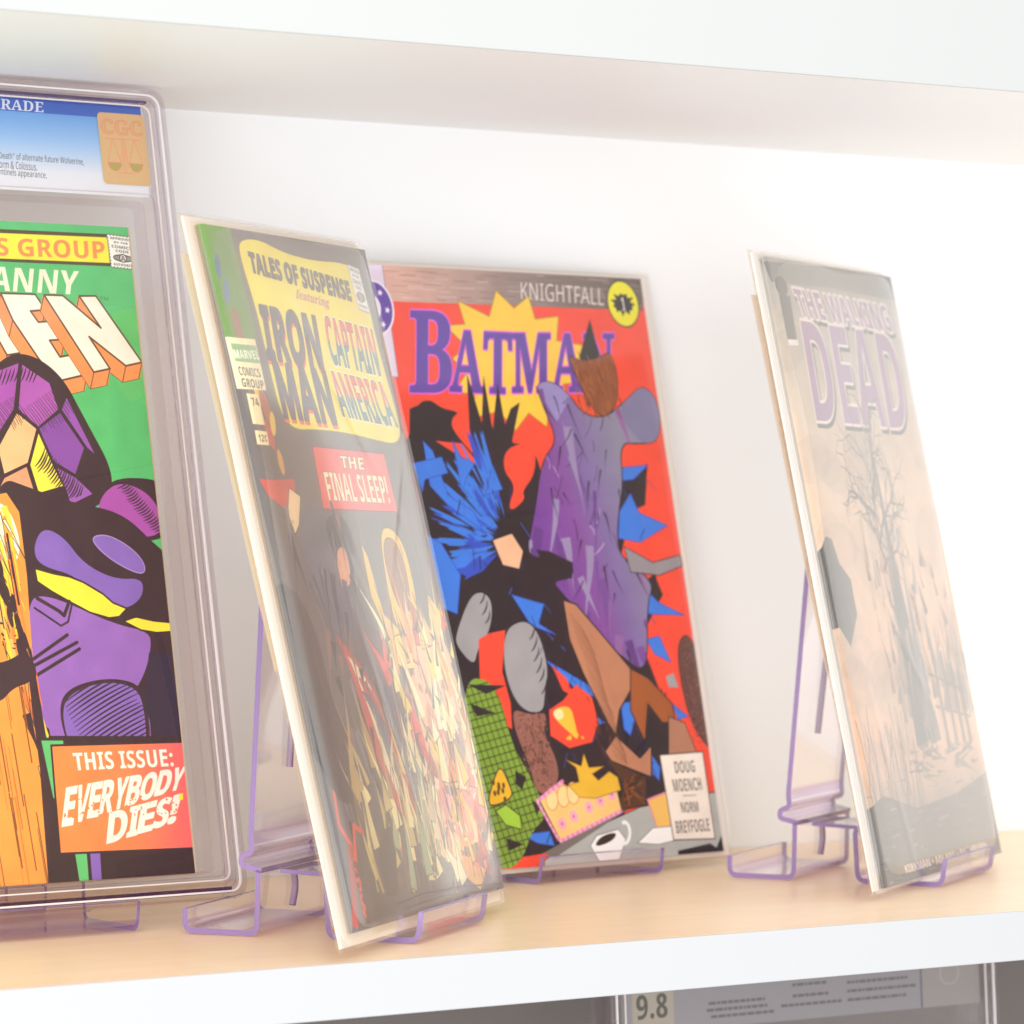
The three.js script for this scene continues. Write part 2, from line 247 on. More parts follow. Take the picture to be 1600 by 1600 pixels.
  blob(c, [49.2, 156.5, 54, 161.5, 62.4, 183.2, 65.8, 204.9, 78, 217.7, 82.9, 212.1, 75.5, 191.2, 71.1, 174.2, 59, 161.7], '#ddcda4');
  blob(c, [55.1, 163.9, 59.8, 171.2, 67.8, 190.7, 75.2, 209.1, 79.9, 205.9, 74.4, 186.3, 69.3, 171.7], '#b8443c');
  blob(c, [55.4, 169.8, 60.9, 174.8, 68.9, 193.2, 74, 204.5, 78.2, 202.2, 73.1, 186.3, 67.3, 174], '#56606c');
  poly(c, [88.9, 155.7, 97.7, 165.8, 109.1, 178.6, 115.1, 193.7, 115.4, 213.4, 99.1, 217, 90.8, 197, 81.1, 181.9], '#4a443f');
  // smoke and burst, lower right
  blob(c, [119, 156.9, 151.9, 155.7, 160.8, 176.3, 164.9, 207, 166.8, 224.9, 136.2, 237.3, 111.8, 230.2, 102, 212.4, 107, 193.2, 110.6, 176.2], '#e2b488');
  blob(c, [109.2, 203.1, 136.7, 202.5, 161.7, 211.8, 160.9, 226.9, 137.7, 235, 117.4, 228.3], '#dd8f7c');
  blob(c, [135, 182.5, 154.5, 186.1, 159.4, 201.6, 146.1, 210.7, 131.3, 199.7], '#97735c');
  for (let i = 0; i < 60; i++) { const x = rr(112, 158), y = rr(168, 236), r = rr(.6, 3); c.fillStyle = ['#c98a5c', '#ecd0a0', '#8a6650', '#e2a46a'][i % 4]; c.beginPath(); c.ellipse(x, y, r, r * rr(1, 2.2), rr(0, 3), 0, 7); c.fill(); }
  poly(c, [83.8, 219.4, 91.8, 230.9, 106.7, 238.3, 126, 247.5, 135.4, 252.1, 152.2, 241.3, 167.2, 230, 138.2, 240, 118.3, 236.9, 104.4, 230.8, 94.9, 221.5], '#eab050');
  for (let i = 0; i < 36; i++) { const t = rnd(), x = 106 + t * 44, y = 226 + t * 20 + rr(-8, 4); stroke(c, [x, y, x + rr(-1, 1), y + rr(2, 8)], ['#e8923c', '#d8583c', '#ecca70'][i % 3], rr(.4, 1.4)); }
  for (let i = 0; i < 90; i++) { const x = rr(60, 158), y = rr(105, 245), l = rr(3, 14), k = rr(.9, 2); stroke(c, [x, y, x + Math.cos(k) * l * .6, y + Math.sin(k) * l], ['#3a332e', '#7d7266', '#c49a5c', '#8d6a4a', '#4a4440'][i % 5], rr(.2, .8)); }
  for (let i = 0; i < 130; i++) { const x = rr(88, 160), y = rr(150, 250); tongue(c, x, y, -1.57 + rr(-.5, .5), rr(10, 38), rr(1, 5), rr(-1.4, 1.4), ['#f2c02c', '#ec8f30', '#f4d896', '#e9b27a', '#d24e2e', '#a8643c', '#f8e2ae'][i % 7], i % 2 ? '#4a3426' : null, .35); }
  for (let i = 0; i < 34; i++) { const x = rr(88, 150), y = rr(150, 235); tongue(c, x, y, -1.4 + rr(-.7, .7), rr(6, 18), rr(.5, 1.5), rr(-1.6, 1.6), '#3a2e28'); }
  within(c, [16.6, 95, 82.5, 99.8, 90.4, 153.4, 76.6, 220, 20.3, 226.9, -4.7, 206.5, -8.1, 149.6], false, () => { for (let i = 0; i < 70; i++) { const x = rr(14, 84), y = rr(100, 220); tongue(c, x, y, 1.5 + rr(-.4, .4), rr(10, 36), rr(.5, 2.6), rr(-.8, .8), ['#33333c', '#6a6a70', '#4a4850', '#24242a', '#7b5a50'][i % 5]); } });
  // lower left: drapery, pale rags and a red cord
  blob(c, [-2.5, 127, 18.4, 134.4, 27.3, 151, 26.3, 174.2, 38.9, 191.2, 30.7, 209.3, 11.5, 210.1, -3.8, 183.9, -9.3, 151.9], '#3b3434');
  for (let i = 0; i < 60; i++) { const x = rr(30, 104), y = rr(196, 250); tongue(c, x, y, -1.57 + rr(-.45, .45), rr(12, 46), rr(1, 4), rr(-1.2, 1.2), ['#cdbb80', '#b9a468', '#e2cc90', '#8d9a78', '#a88a54', '#6a5a48'][i % 6], i % 2 ? '#3f352c' : null, .3); }
  for (let i = 0; i < 50; i++) { const t = rnd(), x = 62 + t * 40 + rr(-8, 8), y = 180 + t * 40 + rr(-20, 16); stroke(c, [x, y, x + rr(-1, 2), y + rr(4, 16)], ['#d0bc80', '#857850', '#6f6a5a'][i % 3], rr(.3, 1)); }
  poly(c, [45.5, 222.1, 56.2, 220.7, 55.7, 230.1, 48.7, 245.9, 38.3, 244.8, 37, 233], '#4d463e');
  stroke(c, [9.4, 205.3, 7.7, 216.6, 14.5, 224.1, 16, 229.9, 20.7, 217.7, 27.8, 220.6], '#c84a30', 2.2); stroke(c, [13.2, 226.3, 3.9, 250.4], '#9a3a2a', 5); for (let i = 0; i < 14; i++) spatter(c, 3, ...[13.1, 228.5], ...[15, 251.6], .5, 1.6, ['#c84a30', '#5b2a22']);
  poly(c, [-14.6, 223.8, -4.1, 247.3, -4.5, 256.3, -14.4, 244], '#2e2a2a');
  for (const q of [[45.9, 248.4, 73.2, 247.4, 114.3, 248.8, 160.2, 252.1], [52.3, 250.9, 92.1, 250.2, 155.4, 253.6]]) stroke(c, q, K, .5);
  spatter(c, 40, 4, 100, 34, 250, .2, .8, ['#5a5048', '#2e2826']);
  tooth(c, .08, 1.12, 4); return printed(c);
}

// red cover with blue and black shards and a long violet drape
function redCover() {
  const c = sheet(166.5, 256, 6), K = '#191722', R = '#e8442f', B = '#2f74d6', B2 = '#2449b8';
  c.fillStyle = R; c.fillRect(0, 0, 166.5, 256);
  const g = c.createLinearGradient(...[16.1, 6.7], ...[160.4, 9.9]); g.addColorStop(0, '#d3a596'); g.addColorStop(.28, '#b3948a'); g.addColorStop(.5, '#8d7b76'); g.addColorStop(.8, '#71645f'); g.addColorStop(1, '#625653');
  poly(c, [4, -3.8, 168.7, -2.2, 165.4, 14.4, 14.6, 15.6, 0.7, 15.6], g);
  for (let i = 0; i < 90; i++) { const x = rr(14, 160), y = rr(1, 14); stroke(c, [x, y, x + rr(4, 16), y + rr(-.3, .3)], i % 2 ? 'rgba(235,215,205,.25)' : 'rgba(80,65,62,.22)', rr(.2, .8)); }
  poly(c, [-3.4, -1.3, 16.3, -0.2, 16.7, 48, -4.9, 48.4], '#d9cadb', '#8f7f95', .4);
  c.fillStyle = '#5a3a9c'; c.beginPath(); c.ellipse(...[9.2, 18.6], 9.8, 11.6, .1, 0, 7); c.fill(); c.strokeStyle = '#e6dcec'; c.lineWidth = 1; c.stroke();
  c.fillStyle = '#e3d8e6'; c.beginPath(); c.ellipse(...[7.8, 18.6], 4.6, 5.6, .1, 0, 7); c.fill();
  for (const [a, d] of [[-.9, 7.3], [.1, 7.3], [1, 7.3]]) { const m = [8.5, 18.6], x = m[0] + Math.cos(a) * d, y = m[1] + Math.sin(a) * d * 1.15, p = []; for (let i = 0; i < 10; i++) { const r = i % 2 ? .7 : 1.7; p.push(x + Math.cos(i * .628) * r, y + Math.sin(i * .628) * r); } poly(c, p, '#efe8f2'); }
  letter(c, 'KNIGHTFALL', [93.7, 4, 143, 5, 92.6, 12], THIN, '#d6ccc4', '#5f5350', .35);
  const m = [153.7, 11.8]; c.beginPath(); c.ellipse(...m, 9.4, 10.4, 0, 0, 7); c.fillStyle = '#e3dc1e'; c.fill(); c.strokeStyle = '#25201a'; c.lineWidth = .6; c.stroke();
  const jag = []; for (let i = 0; i < 22; i++) { const a = i / 22 * 6.283, r = (i % 2 ? 4.6 : 6.6) * (1 + .12 * Math.sin(i * 2.3)); jag.push(m[0] + Math.cos(a) * r * 1.1, m[1] + Math.sin(a) * r * .8); } poly(c, jag, '#25202a'); letter(c, '1', [m[0] - 1, m[1] - 3, m[0] + 1, m[1] - 3, m[0] - 1, m[1] + 3], SERIF, '#efe9d8');
  // yellow splash behind the title
  const cx = [84.1, 39.4], sp = []; for (let i = 0; i < 26; i++) { const a = i / 26 * 6.283, r = i % 2 ? 1 : rr(.66, .8); sp.push(cx[0] + Math.cos(a) * 50 * r * (.86 + .14 * Math.cos(a * 3)), cx[1] + Math.sin(a) * 31 * r); } poly(c, sp, '#eec23e', '#a8801e', .4);
  const T = [['B', [28.4, 19, 51.7, 18.8, 21.9, 54.2]], ['AT', [49.2, 26.9, 84.5, 27.3, 44.1, 53.5]], ['MAN', [84.5, 27.3, 145.6, 25.5, 79.7, 53.3]]];
  for (const [t, q] of T) letter(c, t, q, SERIF, '#d95ad0', '#d95ad0', 1.1);
  for (const [t, q] of T) letter(c, t, q, SERIF, '#5b3d9a', '#5b3d9a', .35);
  // dark mass of shards
  blob(c, [2.8, 83.6, 18.2, 75.3, 24.5, 59.3, 32.7, 57.3, 38.4, 61.3, 48.9, 62.5, 50.3, 74.9, 68.4, 74.7, 91.9, 77.3, 87, 113.7, 101.9, 133.3, 111.5, 161.4, 131, 178.7, 124.4, 231.4, 79.5, 250.8, 14.8, 252.1, 11.4, 212.3, -3.3, 158.7], K);
  for (const q of [[51.6, 77.7, 55.2, 45.7, 59.7, 66.5, 61.8, 80.9], [58.2, 74.8, 64.5, 46.4, 65.3, 67.8, 67.7, 78.9], [64, 74.8, 72, 49.5, 72.9, 66.3, 75.3, 77.4], [68.4, 74.7, 77.6, 60.6, 83.3, 57.7, 75.8, 74.7, 80, 81.6, 71.3, 78.9], [20.6, 61.6, 32.6, 57.8, 28.5, 66.9, 18.2, 75.3], [143, 88.2, 154.4, 83.9, 149.1, 102.5, 139.7, 105.4, 130, 125.2, 132.4, 142.2, 161.8, 125.5, 164.4, 128.4, 134.3, 161.9, 146.3, 198.9, 159, 213.4, 158.2, 255.5, 120.1, 253.2, 123.1, 189.6, 117.2, 161.5, 132.3, 94]]) poly(c, q, K);
  blob(c, [71.6, 77.5, 88.7, 74.5, 87.2, 88.5, 77.2, 96.9, 79.2, 99.7, 70.1, 105.3, 68.8, 102.5, 74.4, 94.2, 68, 87.2], R); blob(c, [41, 66.8, 49.9, 61.1, 52.6, 72.1, 55.3, 83.2, 46.7, 75], R); poly(c, [32.4, 75.1, 47.2, 76.1, 56.2, 85.9, 48.7, 83.8], R);
  blob(c, [155.9, 82.4, 167.7, 88.1, 161.9, 111.2, 153, 102.5, 151.4, 91.1], R); blob(c, [150.4, 119.7, 167.5, 116.9, 170.3, 128.4, 156, 131.1, 147.4, 125.4], R); blob(c, [148.2, 131.1, 170.3, 128.4, 169.6, 151.4, 155.9, 151.1, 150.4, 139.6], R);
  blob(c, [153.6, 162.4, 164.2, 158.4, 165.8, 179.8, 155.7, 190.8, 148.9, 176.4], R);
  // blue slashes fanning from the centre of the mass
  const f0 = [67.6, 119.1];
  for (let i = 0; i < 120; i++) {
    const a = rr(2.75, 4.5), r0 = rr(8, 26), r1 = r0 + rr(4, 26), w = rr(.3, 2.6), x = (r, o) => f0[0] + Math.cos(a) * r * .95 - Math.sin(a) * o, y = (r, o) => f0[1] + Math.sin(a) * r * 1.25 + Math.cos(a) * o;
    if (x(r1, 0) < 6 || y(r1, 0) < 70) continue;
    poly(c, [x(r0, 0), y(r0, 0), x((r0 + r1) / 2, -w), y((r0 + r1) / 2, -w), x(r1, -w * .4), y(r1, -w * .4), x(r1 - 2, 0), y(r1 - 2, 0), x(r1, w * .6), y(r1, w * .6), x((r0 + r1) / 2, w * .6), y((r0 + r1) / 2, w * .6)], i % 3 ? B : B2);
  }
  for (const q of [[25.6, 75.2, 30.2, 79.5, 35.3, 98.4, 48.4, 105.2, 52.3, 113.5, 34.6, 102.5, 26.1, 94.3], [42, 75, 45.4, 81.9, 52.8, 84.6, 47.5, 90.1, 43.4, 97], [18.3, 84.8, 34.7, 82, 37, 88.8, 23.8, 91.6, 21.4, 97], [62.8, 85.3, 66.4, 95.6, 56.1, 98.4], [16.8, 113.3, 28.1, 118.8, 36.3, 132.5, 31.6, 148.7, 23.3, 145.8, 18.5, 129.6], [137.7, 86, 154.2, 84.7, 144.4, 91.1, 137.3, 91.7], [133.1, 105.4, 141.2, 97.4, 144.6, 106, 160.6, 111.7, 142.8, 119.1, 130, 117.3], [143.1, 140.9, 148.3, 145.8, 162.8, 151.8, 140.4, 150.8], [138.2, 162, 146.1, 160.8, 150.8, 172.5, 141.5, 168.3], [63.5, 141.1, 81, 145.5, 76.5, 153.7, 85.2, 158.6, 72, 154.4], [76.6, 168.8, 105.4, 183.5, 99, 187.4, 82.9, 174.5], [117.5, 189.4, 129.1, 188.4, 120.4, 203.4, 117.2, 200.5], [97.5, 191.5, 106.5, 197.3, 92.9, 199.6], [148, 190.5, 156.5, 196.4, 150.4, 197.6], [50.2, 242.3, 65.8, 241.8, 67.6, 247.9, 58.4, 246.3], [131.3, 212.2, 135.5, 218, 133.7, 223.5, 130.4, 220.5]]) poly(c, q, B, B2, .4);
  for (let i = 0; i < 70; i++) { const x = rr(55, 130), y = rr(150, 215), l = rr(4, 14); stroke(c, [x, y, x + l * .35, y + l], i % 2 ? '#26255a' : '#0d0c14', rr(.2, .6)); }
  // grey boulders, speckled brown, green netting
  for (const q of [[29.1, 156.7, 40.3, 140.2, 48.7, 139.2, 52.6, 145, 48.3, 157.2, 40.8, 163, 37, 171.8, 28.1, 162.1], [56.4, 156, 67, 151.6, 73.8, 154.5, 77.2, 162, 78.5, 174.4, 74.5, 183.8, 72.3, 191.9, 62.1, 191.6, 55.5, 184.5, 52.9, 170.9]]) { blob(c, q, '#98979b', K, .7); within(c, q, true, () => hatch(c, 7, q[4], q[5], q[6], q[7] + 20, -4, 6, .15, K, .7)); }
  poly(c, [41.4, 159.7, 47.9, 157.2, 57.1, 156, 52.1, 173.6, 54.3, 187.2, 53, 198, 46.3, 195, 43.5, 181.4, 39.1, 175.9], R);
  blob(c, [54, 188.6, 64.9, 192.5, 74.6, 191.2, 70, 200, 76, 211.2, 75.7, 222.1, 61.8, 228.1, 59.4, 211.8, 54.6, 200.8], '#8b5a50', K, .5); spatter(c, 260, ...[56.5, 190.6], ...[72.9, 223.3], .15, .55, ['#4a2a26', '#a06a5c']);
  poly(c, [75.4, 190.7, 84.2, 186.9, 92.9, 180.3, 101.1, 186.1, 102.7, 197.2, 97.4, 205.3, 84, 207.4, 74.1, 201.6], R, null); poly(c, [80.5, 171.7, 87.9, 177.4, 91.1, 185.8, 85, 182.8], R);
  blob(c, [30.3, 175.6, 44.3, 176.6, 49.6, 187.1, 51.7, 204.7, 60.5, 220, 66.3, 235.1, 55.8, 241.3, 49.5, 251.6, 40.3, 256.9, 21.7, 252.6, 21.8, 212.8], '#7a9c34');
  within(c, [30.3, 175.6, 44.3, 176.6, 49.6, 187.1, 51.7, 204.7, 60.5, 220, 66.3, 235.1, 55.8, 241.3, 49.5, 251.6, 40.3, 256.9, 21.7, 252.6, 21.8, 212.8], true, () => { for (let i = -8; i < 40; i++) { stroke(c, [50 - 10 + i * 3.2, 180, 40 + i * 3.2 + 20, 258], '#2c3a16', .45); stroke(c, [30, 170 + i * 3.4, 100, 158 + i * 3.4], '#2c3a16', .45); } });
  for (const q of [[31.6, 178.4, 52.8, 179.6, 41.4, 182.7], [31.9, 186.4, 45.3, 191, 34.4, 191.9], [51.5, 215.5, 57.1, 218.5, 53.6, 223.7, 50.6, 220.8], [58.2, 228, 63.1, 230.9, 59.9, 234.8], [41.1, 243.1, 50.5, 246.3, 41.9, 248.5]]) poly(c, q, K);
  blob(c, [32.9, 229.3, 39.3, 217.6, 43.8, 212.7, 47, 220.7, 48.5, 226.1, 40.1, 229.2], '#e2b02a', K, .5); for (let i = 0; i < 9; i++) { const p = [39.9, 222.2]; c.fillStyle = '#5a3a16'; c.beginPath(); c.ellipse(p[0] + rr(-4, 5), p[1] + rr(-6, 6), .8, 1.2, 0, 0, 7); c.fill(); }
  poly(c, [37.5, 231.7, 43.6, 229.3, 50.6, 234.3, 50.6, 240.2, 42, 237.8], '#9cc63a', K, .4);
  blob(c, [76.8, 191.3, 83, 189.3, 88.1, 190, 89.1, 196.1, 90.1, 205, 85.3, 200.6, 79.5, 196.3], '#e6b83a'); blob(c, [76.8, 191.3, 82.9, 189.9, 83.6, 194.3, 78.9, 195.7], '#f0dca0'); spatter(c, 8, ...[82.2, 197.8], ...[92.6, 205.1], .4, 1, ['#e6b83a']);
  // long violet drape
  const d = [93.9, 49.1, 103.9, 47.7, 113.3, 53.8, 119.3, 62.2, 132.3, 64, 146.6, 56, 158.8, 47.7, 167, 56.3, 164.3, 73.7, 151.4, 75.3, 139.1, 74.5, 137.6, 94, 132.3, 105.4, 128.3, 122.4, 134.1, 128.1, 147.7, 137.3, 141.2, 146.6, 136.3, 175.5, 126.4, 173, 108.6, 157.1, 92.8, 141.5, 87.3, 135.4, 99.8, 134.7, 101.1, 127.7, 84.8, 125.3, 74.7, 124.1, 83.4, 105.3, 91.3, 82.9, 102.6, 74.4, 97, 60.3];
  const vg = c.createLinearGradient(...[84.1, 105.3], ...[140, 94]); vg.addColorStop(0, '#6d3a92'); vg.addColorStop(.35, '#7b4796'); vg.addColorStop(.6, '#75629c'); vg.addColorStop(1, '#83829c');
  blob(c, d, vg, K, .6);
  within(c, d, true, () => {
    poly(c, [92.1, 46.3, 105.3, 46, 113.9, 54.4, 103.4, 65.9], '#8f84bc'); poly(c, [150.7, 49.3, 168.7, 47.5, 164.9, 76.6, 151.7, 73.8, 140.3, 62.5], '#77769c');
    for (let i = 0; i < 44; i++) { const p = [rr(72, 135), rr(54, 190)], l = rr(4, 16), a = rr(.9, 2.6); c.beginPath(); c.moveTo(p[0], p[1]); c.quadraticCurveTo(p[0] + Math.cos(a) * l * .5 + 1.4, p[1] + Math.sin(a) * l * .5, p[0] + Math.cos(a) * l, p[1] + Math.sin(a) * l); c.strokeStyle = i % 3 ? '#3a2550' : '#b39ac4'; c.lineWidth = rr(.2, .6); c.stroke(); }
  });
  for (let i = 0; i < 150; i++) { const x = rr(40, 165), y = rr(80, 245), l = rr(2, 9), k = rr(.6, 2.4); if (c.getImageData(Math.round(x * 6), Math.round(y * 6), 1, 1).data[0] < 60) stroke(c, [x, y, x + Math.cos(k) * l, y + Math.sin(k) * l], ['#3a3f86', '#08080c', '#2a5fb8', '#0e0d16'][i % 4], rr(.15, .5)); }
  within(c, d, true, () => {
    for (let i = 0; i < 40; i++) { const x = rr(72, 142), y = rr(50, 195); tongue(c, x, y, rr(1.2, 1.9), rr(16, 46), rr(.8, 3), rr(-.7, .7), ['#63398a', '#6d4490', '#8a5f9c', '#8f82aa', '#5a3480'][i % 5]); }
    for (let i = 0; i < 44; i++) { const x = rr(70, 142), y = rr(48, 210); tongue(c, x, y, rr(1, 2.2), rr(6, 20), rr(.25, .6), rr(-1.2, 1.2), '#231534'); }
  });
  for (const [p, r, col] of [[[106.5, 197.3], 14, '#5c3220'], [[140.3, 190.2], 9, '#3a1e12'], [[62.2, 206.5], 10, '#4a2a26'], [[164.1, 188.2], 9, '#2c1a1c'], [[128.8, 48.3], 9, '#4a2412']]) for (let i = 0; i < 22; i++) tongue(c, p[0] + rr(-r, r) * .6, p[1] + rr(-r, r), rr(.8, 2.2), rr(4, 10), rr(.2, .5), rr(-1, 1), col);
  poly(c, [81, 122, 88.3, 122.6, 101.1, 127.7, 99.4, 134.7, 87, 133.1], K); poly(c, [56.9, 117.6, 68.4, 114.7, 73.5, 122.5, 69.9, 130.2, 60.8, 128.4], '#e0b08c', K, .4);
  poly(c, [122.2, 37, 132, 19.5, 134.9, 36.7, 128.8, 42.6], '#1d1a1e');
  blob(c, [114.6, 35, 122.2, 38.8, 134.9, 36.7, 142.2, 33.1, 144.3, 48, 138.7, 61.1, 128.5, 64.1, 121.3, 51.4], '#8a4a2a', K, .4); for (let i = 0; i < 90; i++) { const p = [129.9, 42.6]; const x = p[0] + rr(-12, 12), y = p[1] + rr(-8, 18); stroke(c, [x, y, x + rr(-1, 3), y + rr(2, 6)], ['#5a2c18', '#b06a2c', '#7a4026'][i % 3], .4); }
  poly(c, [132.8, 121, 148.7, 128.2, 165.8, 125, 166.4, 129.8, 151.5, 133.9, 134.4, 132.3], '#8b8890', K, .4);
  // tan drapery and boots of rock
  poly(c, [92.4, 143.8, 99.5, 145.8, 108.9, 155.8, 126.1, 174.4, 126.7, 181.4, 116.2, 192.2, 111.8, 203.1, 124.2, 213.3, 132.1, 208.1, 129.4, 221.9, 107, 213.9, 104.1, 209.7, 111.8, 203.1, 108.3, 197.4, 103, 186.2, 98.2, 176.3, 92.9, 161], '#b37a5c', K, .7);
  within(c, [92.4, 143.8, 108.9, 155.8, 126.1, 174.4, 126.7, 181.4, 116.2, 192.2, 132.1, 208.1, 129.4, 221.9, 104.1, 209.7, 98.2, 176.3], false, () => hatch(c, 26, ...[95, 149.9, 109.4, 211.3], 10, 14, .1, '#5c3220', .5));
  poly(c, [126.1, 174.4, 135.6, 178.8, 148, 190.5, 148.6, 199, 140.5, 198.6, 133.4, 190, 128.6, 206.6, 122.6, 192.4], '#9a5226', K, .6); poly(c, [103.6, 212.4, 126.3, 221.7, 124, 233.5, 106.6, 235.4, 112.6, 223.9], '#4a2c20', K, .5); for (let i = 0; i < 18; i++) { const p = [117.7, 226.9]; stroke(c, [p[0] + rr(-7, 7), p[1] + rr(-7, 7), p[0] + rr(-7, 7), p[1] + rr(-7, 7)], i % 2 ? '#8c4c26' : '#20140f', .5); }
  blob(c, [155, 165.3, 164.2, 158.4, 170.3, 177, 170.7, 214, 160.7, 205.1, 155.7, 190.8], '#5d3a38', K, .4); spatter(c, 200, ...[157.7, 165.3], ...[166, 208.1], .15, .5, ['#2c1a1c', '#8a5a50']);
  poly(c, [144.9, 196, 154, 199.2, 159, 213.4, 141.6, 212.7], '#a8765e', K, .4); poly(c, [146.5, 178.6, 151.5, 177.1, 153.3, 183.6, 147.5, 183.4], '#98979b');
  // table with cake and cup
  poly(c, [60.7, 253.7, 82.6, 244.2, 120, 234.4, 177.5, 229, 173, 260.6, 59.8, 258.2], '#a8adab', K, .4);
  poly(c, [60.5, 250.7, 106.6, 235.4, 112.3, 235.1, 67.4, 252.7], '#6f6a66');
  poly(c, [62.5, 228.2, 76.9, 221.8, 85.9, 226.6, 107.6, 224.4, 109.2, 235.5, 71.5, 246.5], '#eac078', K, .4);
  for (const p of [[69.8, 228.5], [76.5, 227.5], [82.3, 226.5]]) { c.fillStyle = '#f0cf90'; c.strokeStyle = '#cf8e5c'; c.lineWidth = .5; c.beginPath(); c.ellipse(...p, 3.4, 4.6, .2, 0, 7); c.fill(); c.stroke(); }
  const along = (q, n, r) => { for (let i = 0; i < n; i++) { const t = i / (n - 1); c.fillStyle = i % 2 ? '#dc7cae' : '#eaa0c4'; c.beginPath(); c.arc(q[0] + (q[2] - q[0]) * t, q[1] + (q[3] - q[1]) * t, r, 0, 7); c.fill(); } };
  along([61.7, 228.7, 77, 221.3], 12, 1); along([71.5, 246.2, 108.5, 235.5], 26, .9); along([61.6, 229.5, 70.2, 245.3], 14, .8);
  for (const p of [[73.6, 239], [80.8, 236.2], [90.3, 232.9], [97.4, 230.5], [104.6, 228.1]]) { for (let i = 0; i < 6; i++) { c.fillStyle = '#e7a2b8'; c.beginPath(); c.arc(p[0] + Math.cos(i) * 1.4, p[1] + Math.sin(i) * 1.5, 1.1, 0, 7); c.fill(); } c.fillStyle = '#c46a90'; c.beginPath(); c.arc(...p, .7, 0, 7); c.fill(); }
  poly(c, [80.3, 223.1, 86.8, 221.8, 86.1, 215.7, 80.9, 212.2, 89.2, 215.3, 91.7, 210, 93.5, 216.1, 102.5, 215.9, 94.8, 218.9, 98, 221.8, 105, 218.3, 109.4, 220.9, 110.2, 226.5, 94.7, 229.3, 85.6, 228.3], '#dcae30', '#8c6414', .3);
  poly(c, [125.2, 231.4, 137.2, 228.7, 137.4, 243.1, 128.6, 244.9], '#e6b860', '#d880a0', .8); poly(c, [115.5, 249.6, 125.8, 243.6, 141.2, 243.4, 140.8, 249.4, 128.2, 250.9], '#eef0f0', '#77797c', .4);
  poly(c, [87.9, 249.1, 92.4, 245, 105.5, 243, 109.1, 247.6, 103.7, 256, 91.8, 255.9], '#eceeee', '#6f7478', .4); blob(c, [90.1, 249.2, 95.3, 245.2, 104.5, 244.1, 102.4, 247.2, 94.5, 249.5], '#2a211e'); c.strokeStyle = '#eceeee'; c.lineWidth = 1.6; c.beginPath(); c.ellipse(...[108.9, 244.8], 3, 4.6, .3, -2, 2); c.stroke();
  poly(c, [139, 254.3, 158.9, 252.2, 162.4, 254.3, 167.7, 247.6, 169, 256.7, 138.6, 256.5], K);
  poly(c, [136.2, 212.5, 162.4, 212.2, 162.4, 250.4, 137.3, 249.5], '#e9e0d6', '#3a3434', .5);
  letter(c, 'DOUG', [144.1, 215.6, 156.2, 215.6, 144.2, 220.9], SANS, '#6f6a68'); letter(c, 'MOENCH', [141.4, 223.3, 158.5, 223.3, 141.8, 228.9], SANS, '#6f6a68'); stroke(c, [146.9, 230.8, 154.6, 230.9], '#8a8480', .4);
  letter(c, 'NORM', [144.4, 233.5, 154.9, 233.5, 144.6, 238.2], SANS, '#6f6a68'); letter(c, 'BREYFOGLE', [139.7, 241.3, 160, 241.3, 139.8, 246.9], SANS, '#6f6a68');
  tooth(c, .06, 1.05, 5); return printed(c);
}

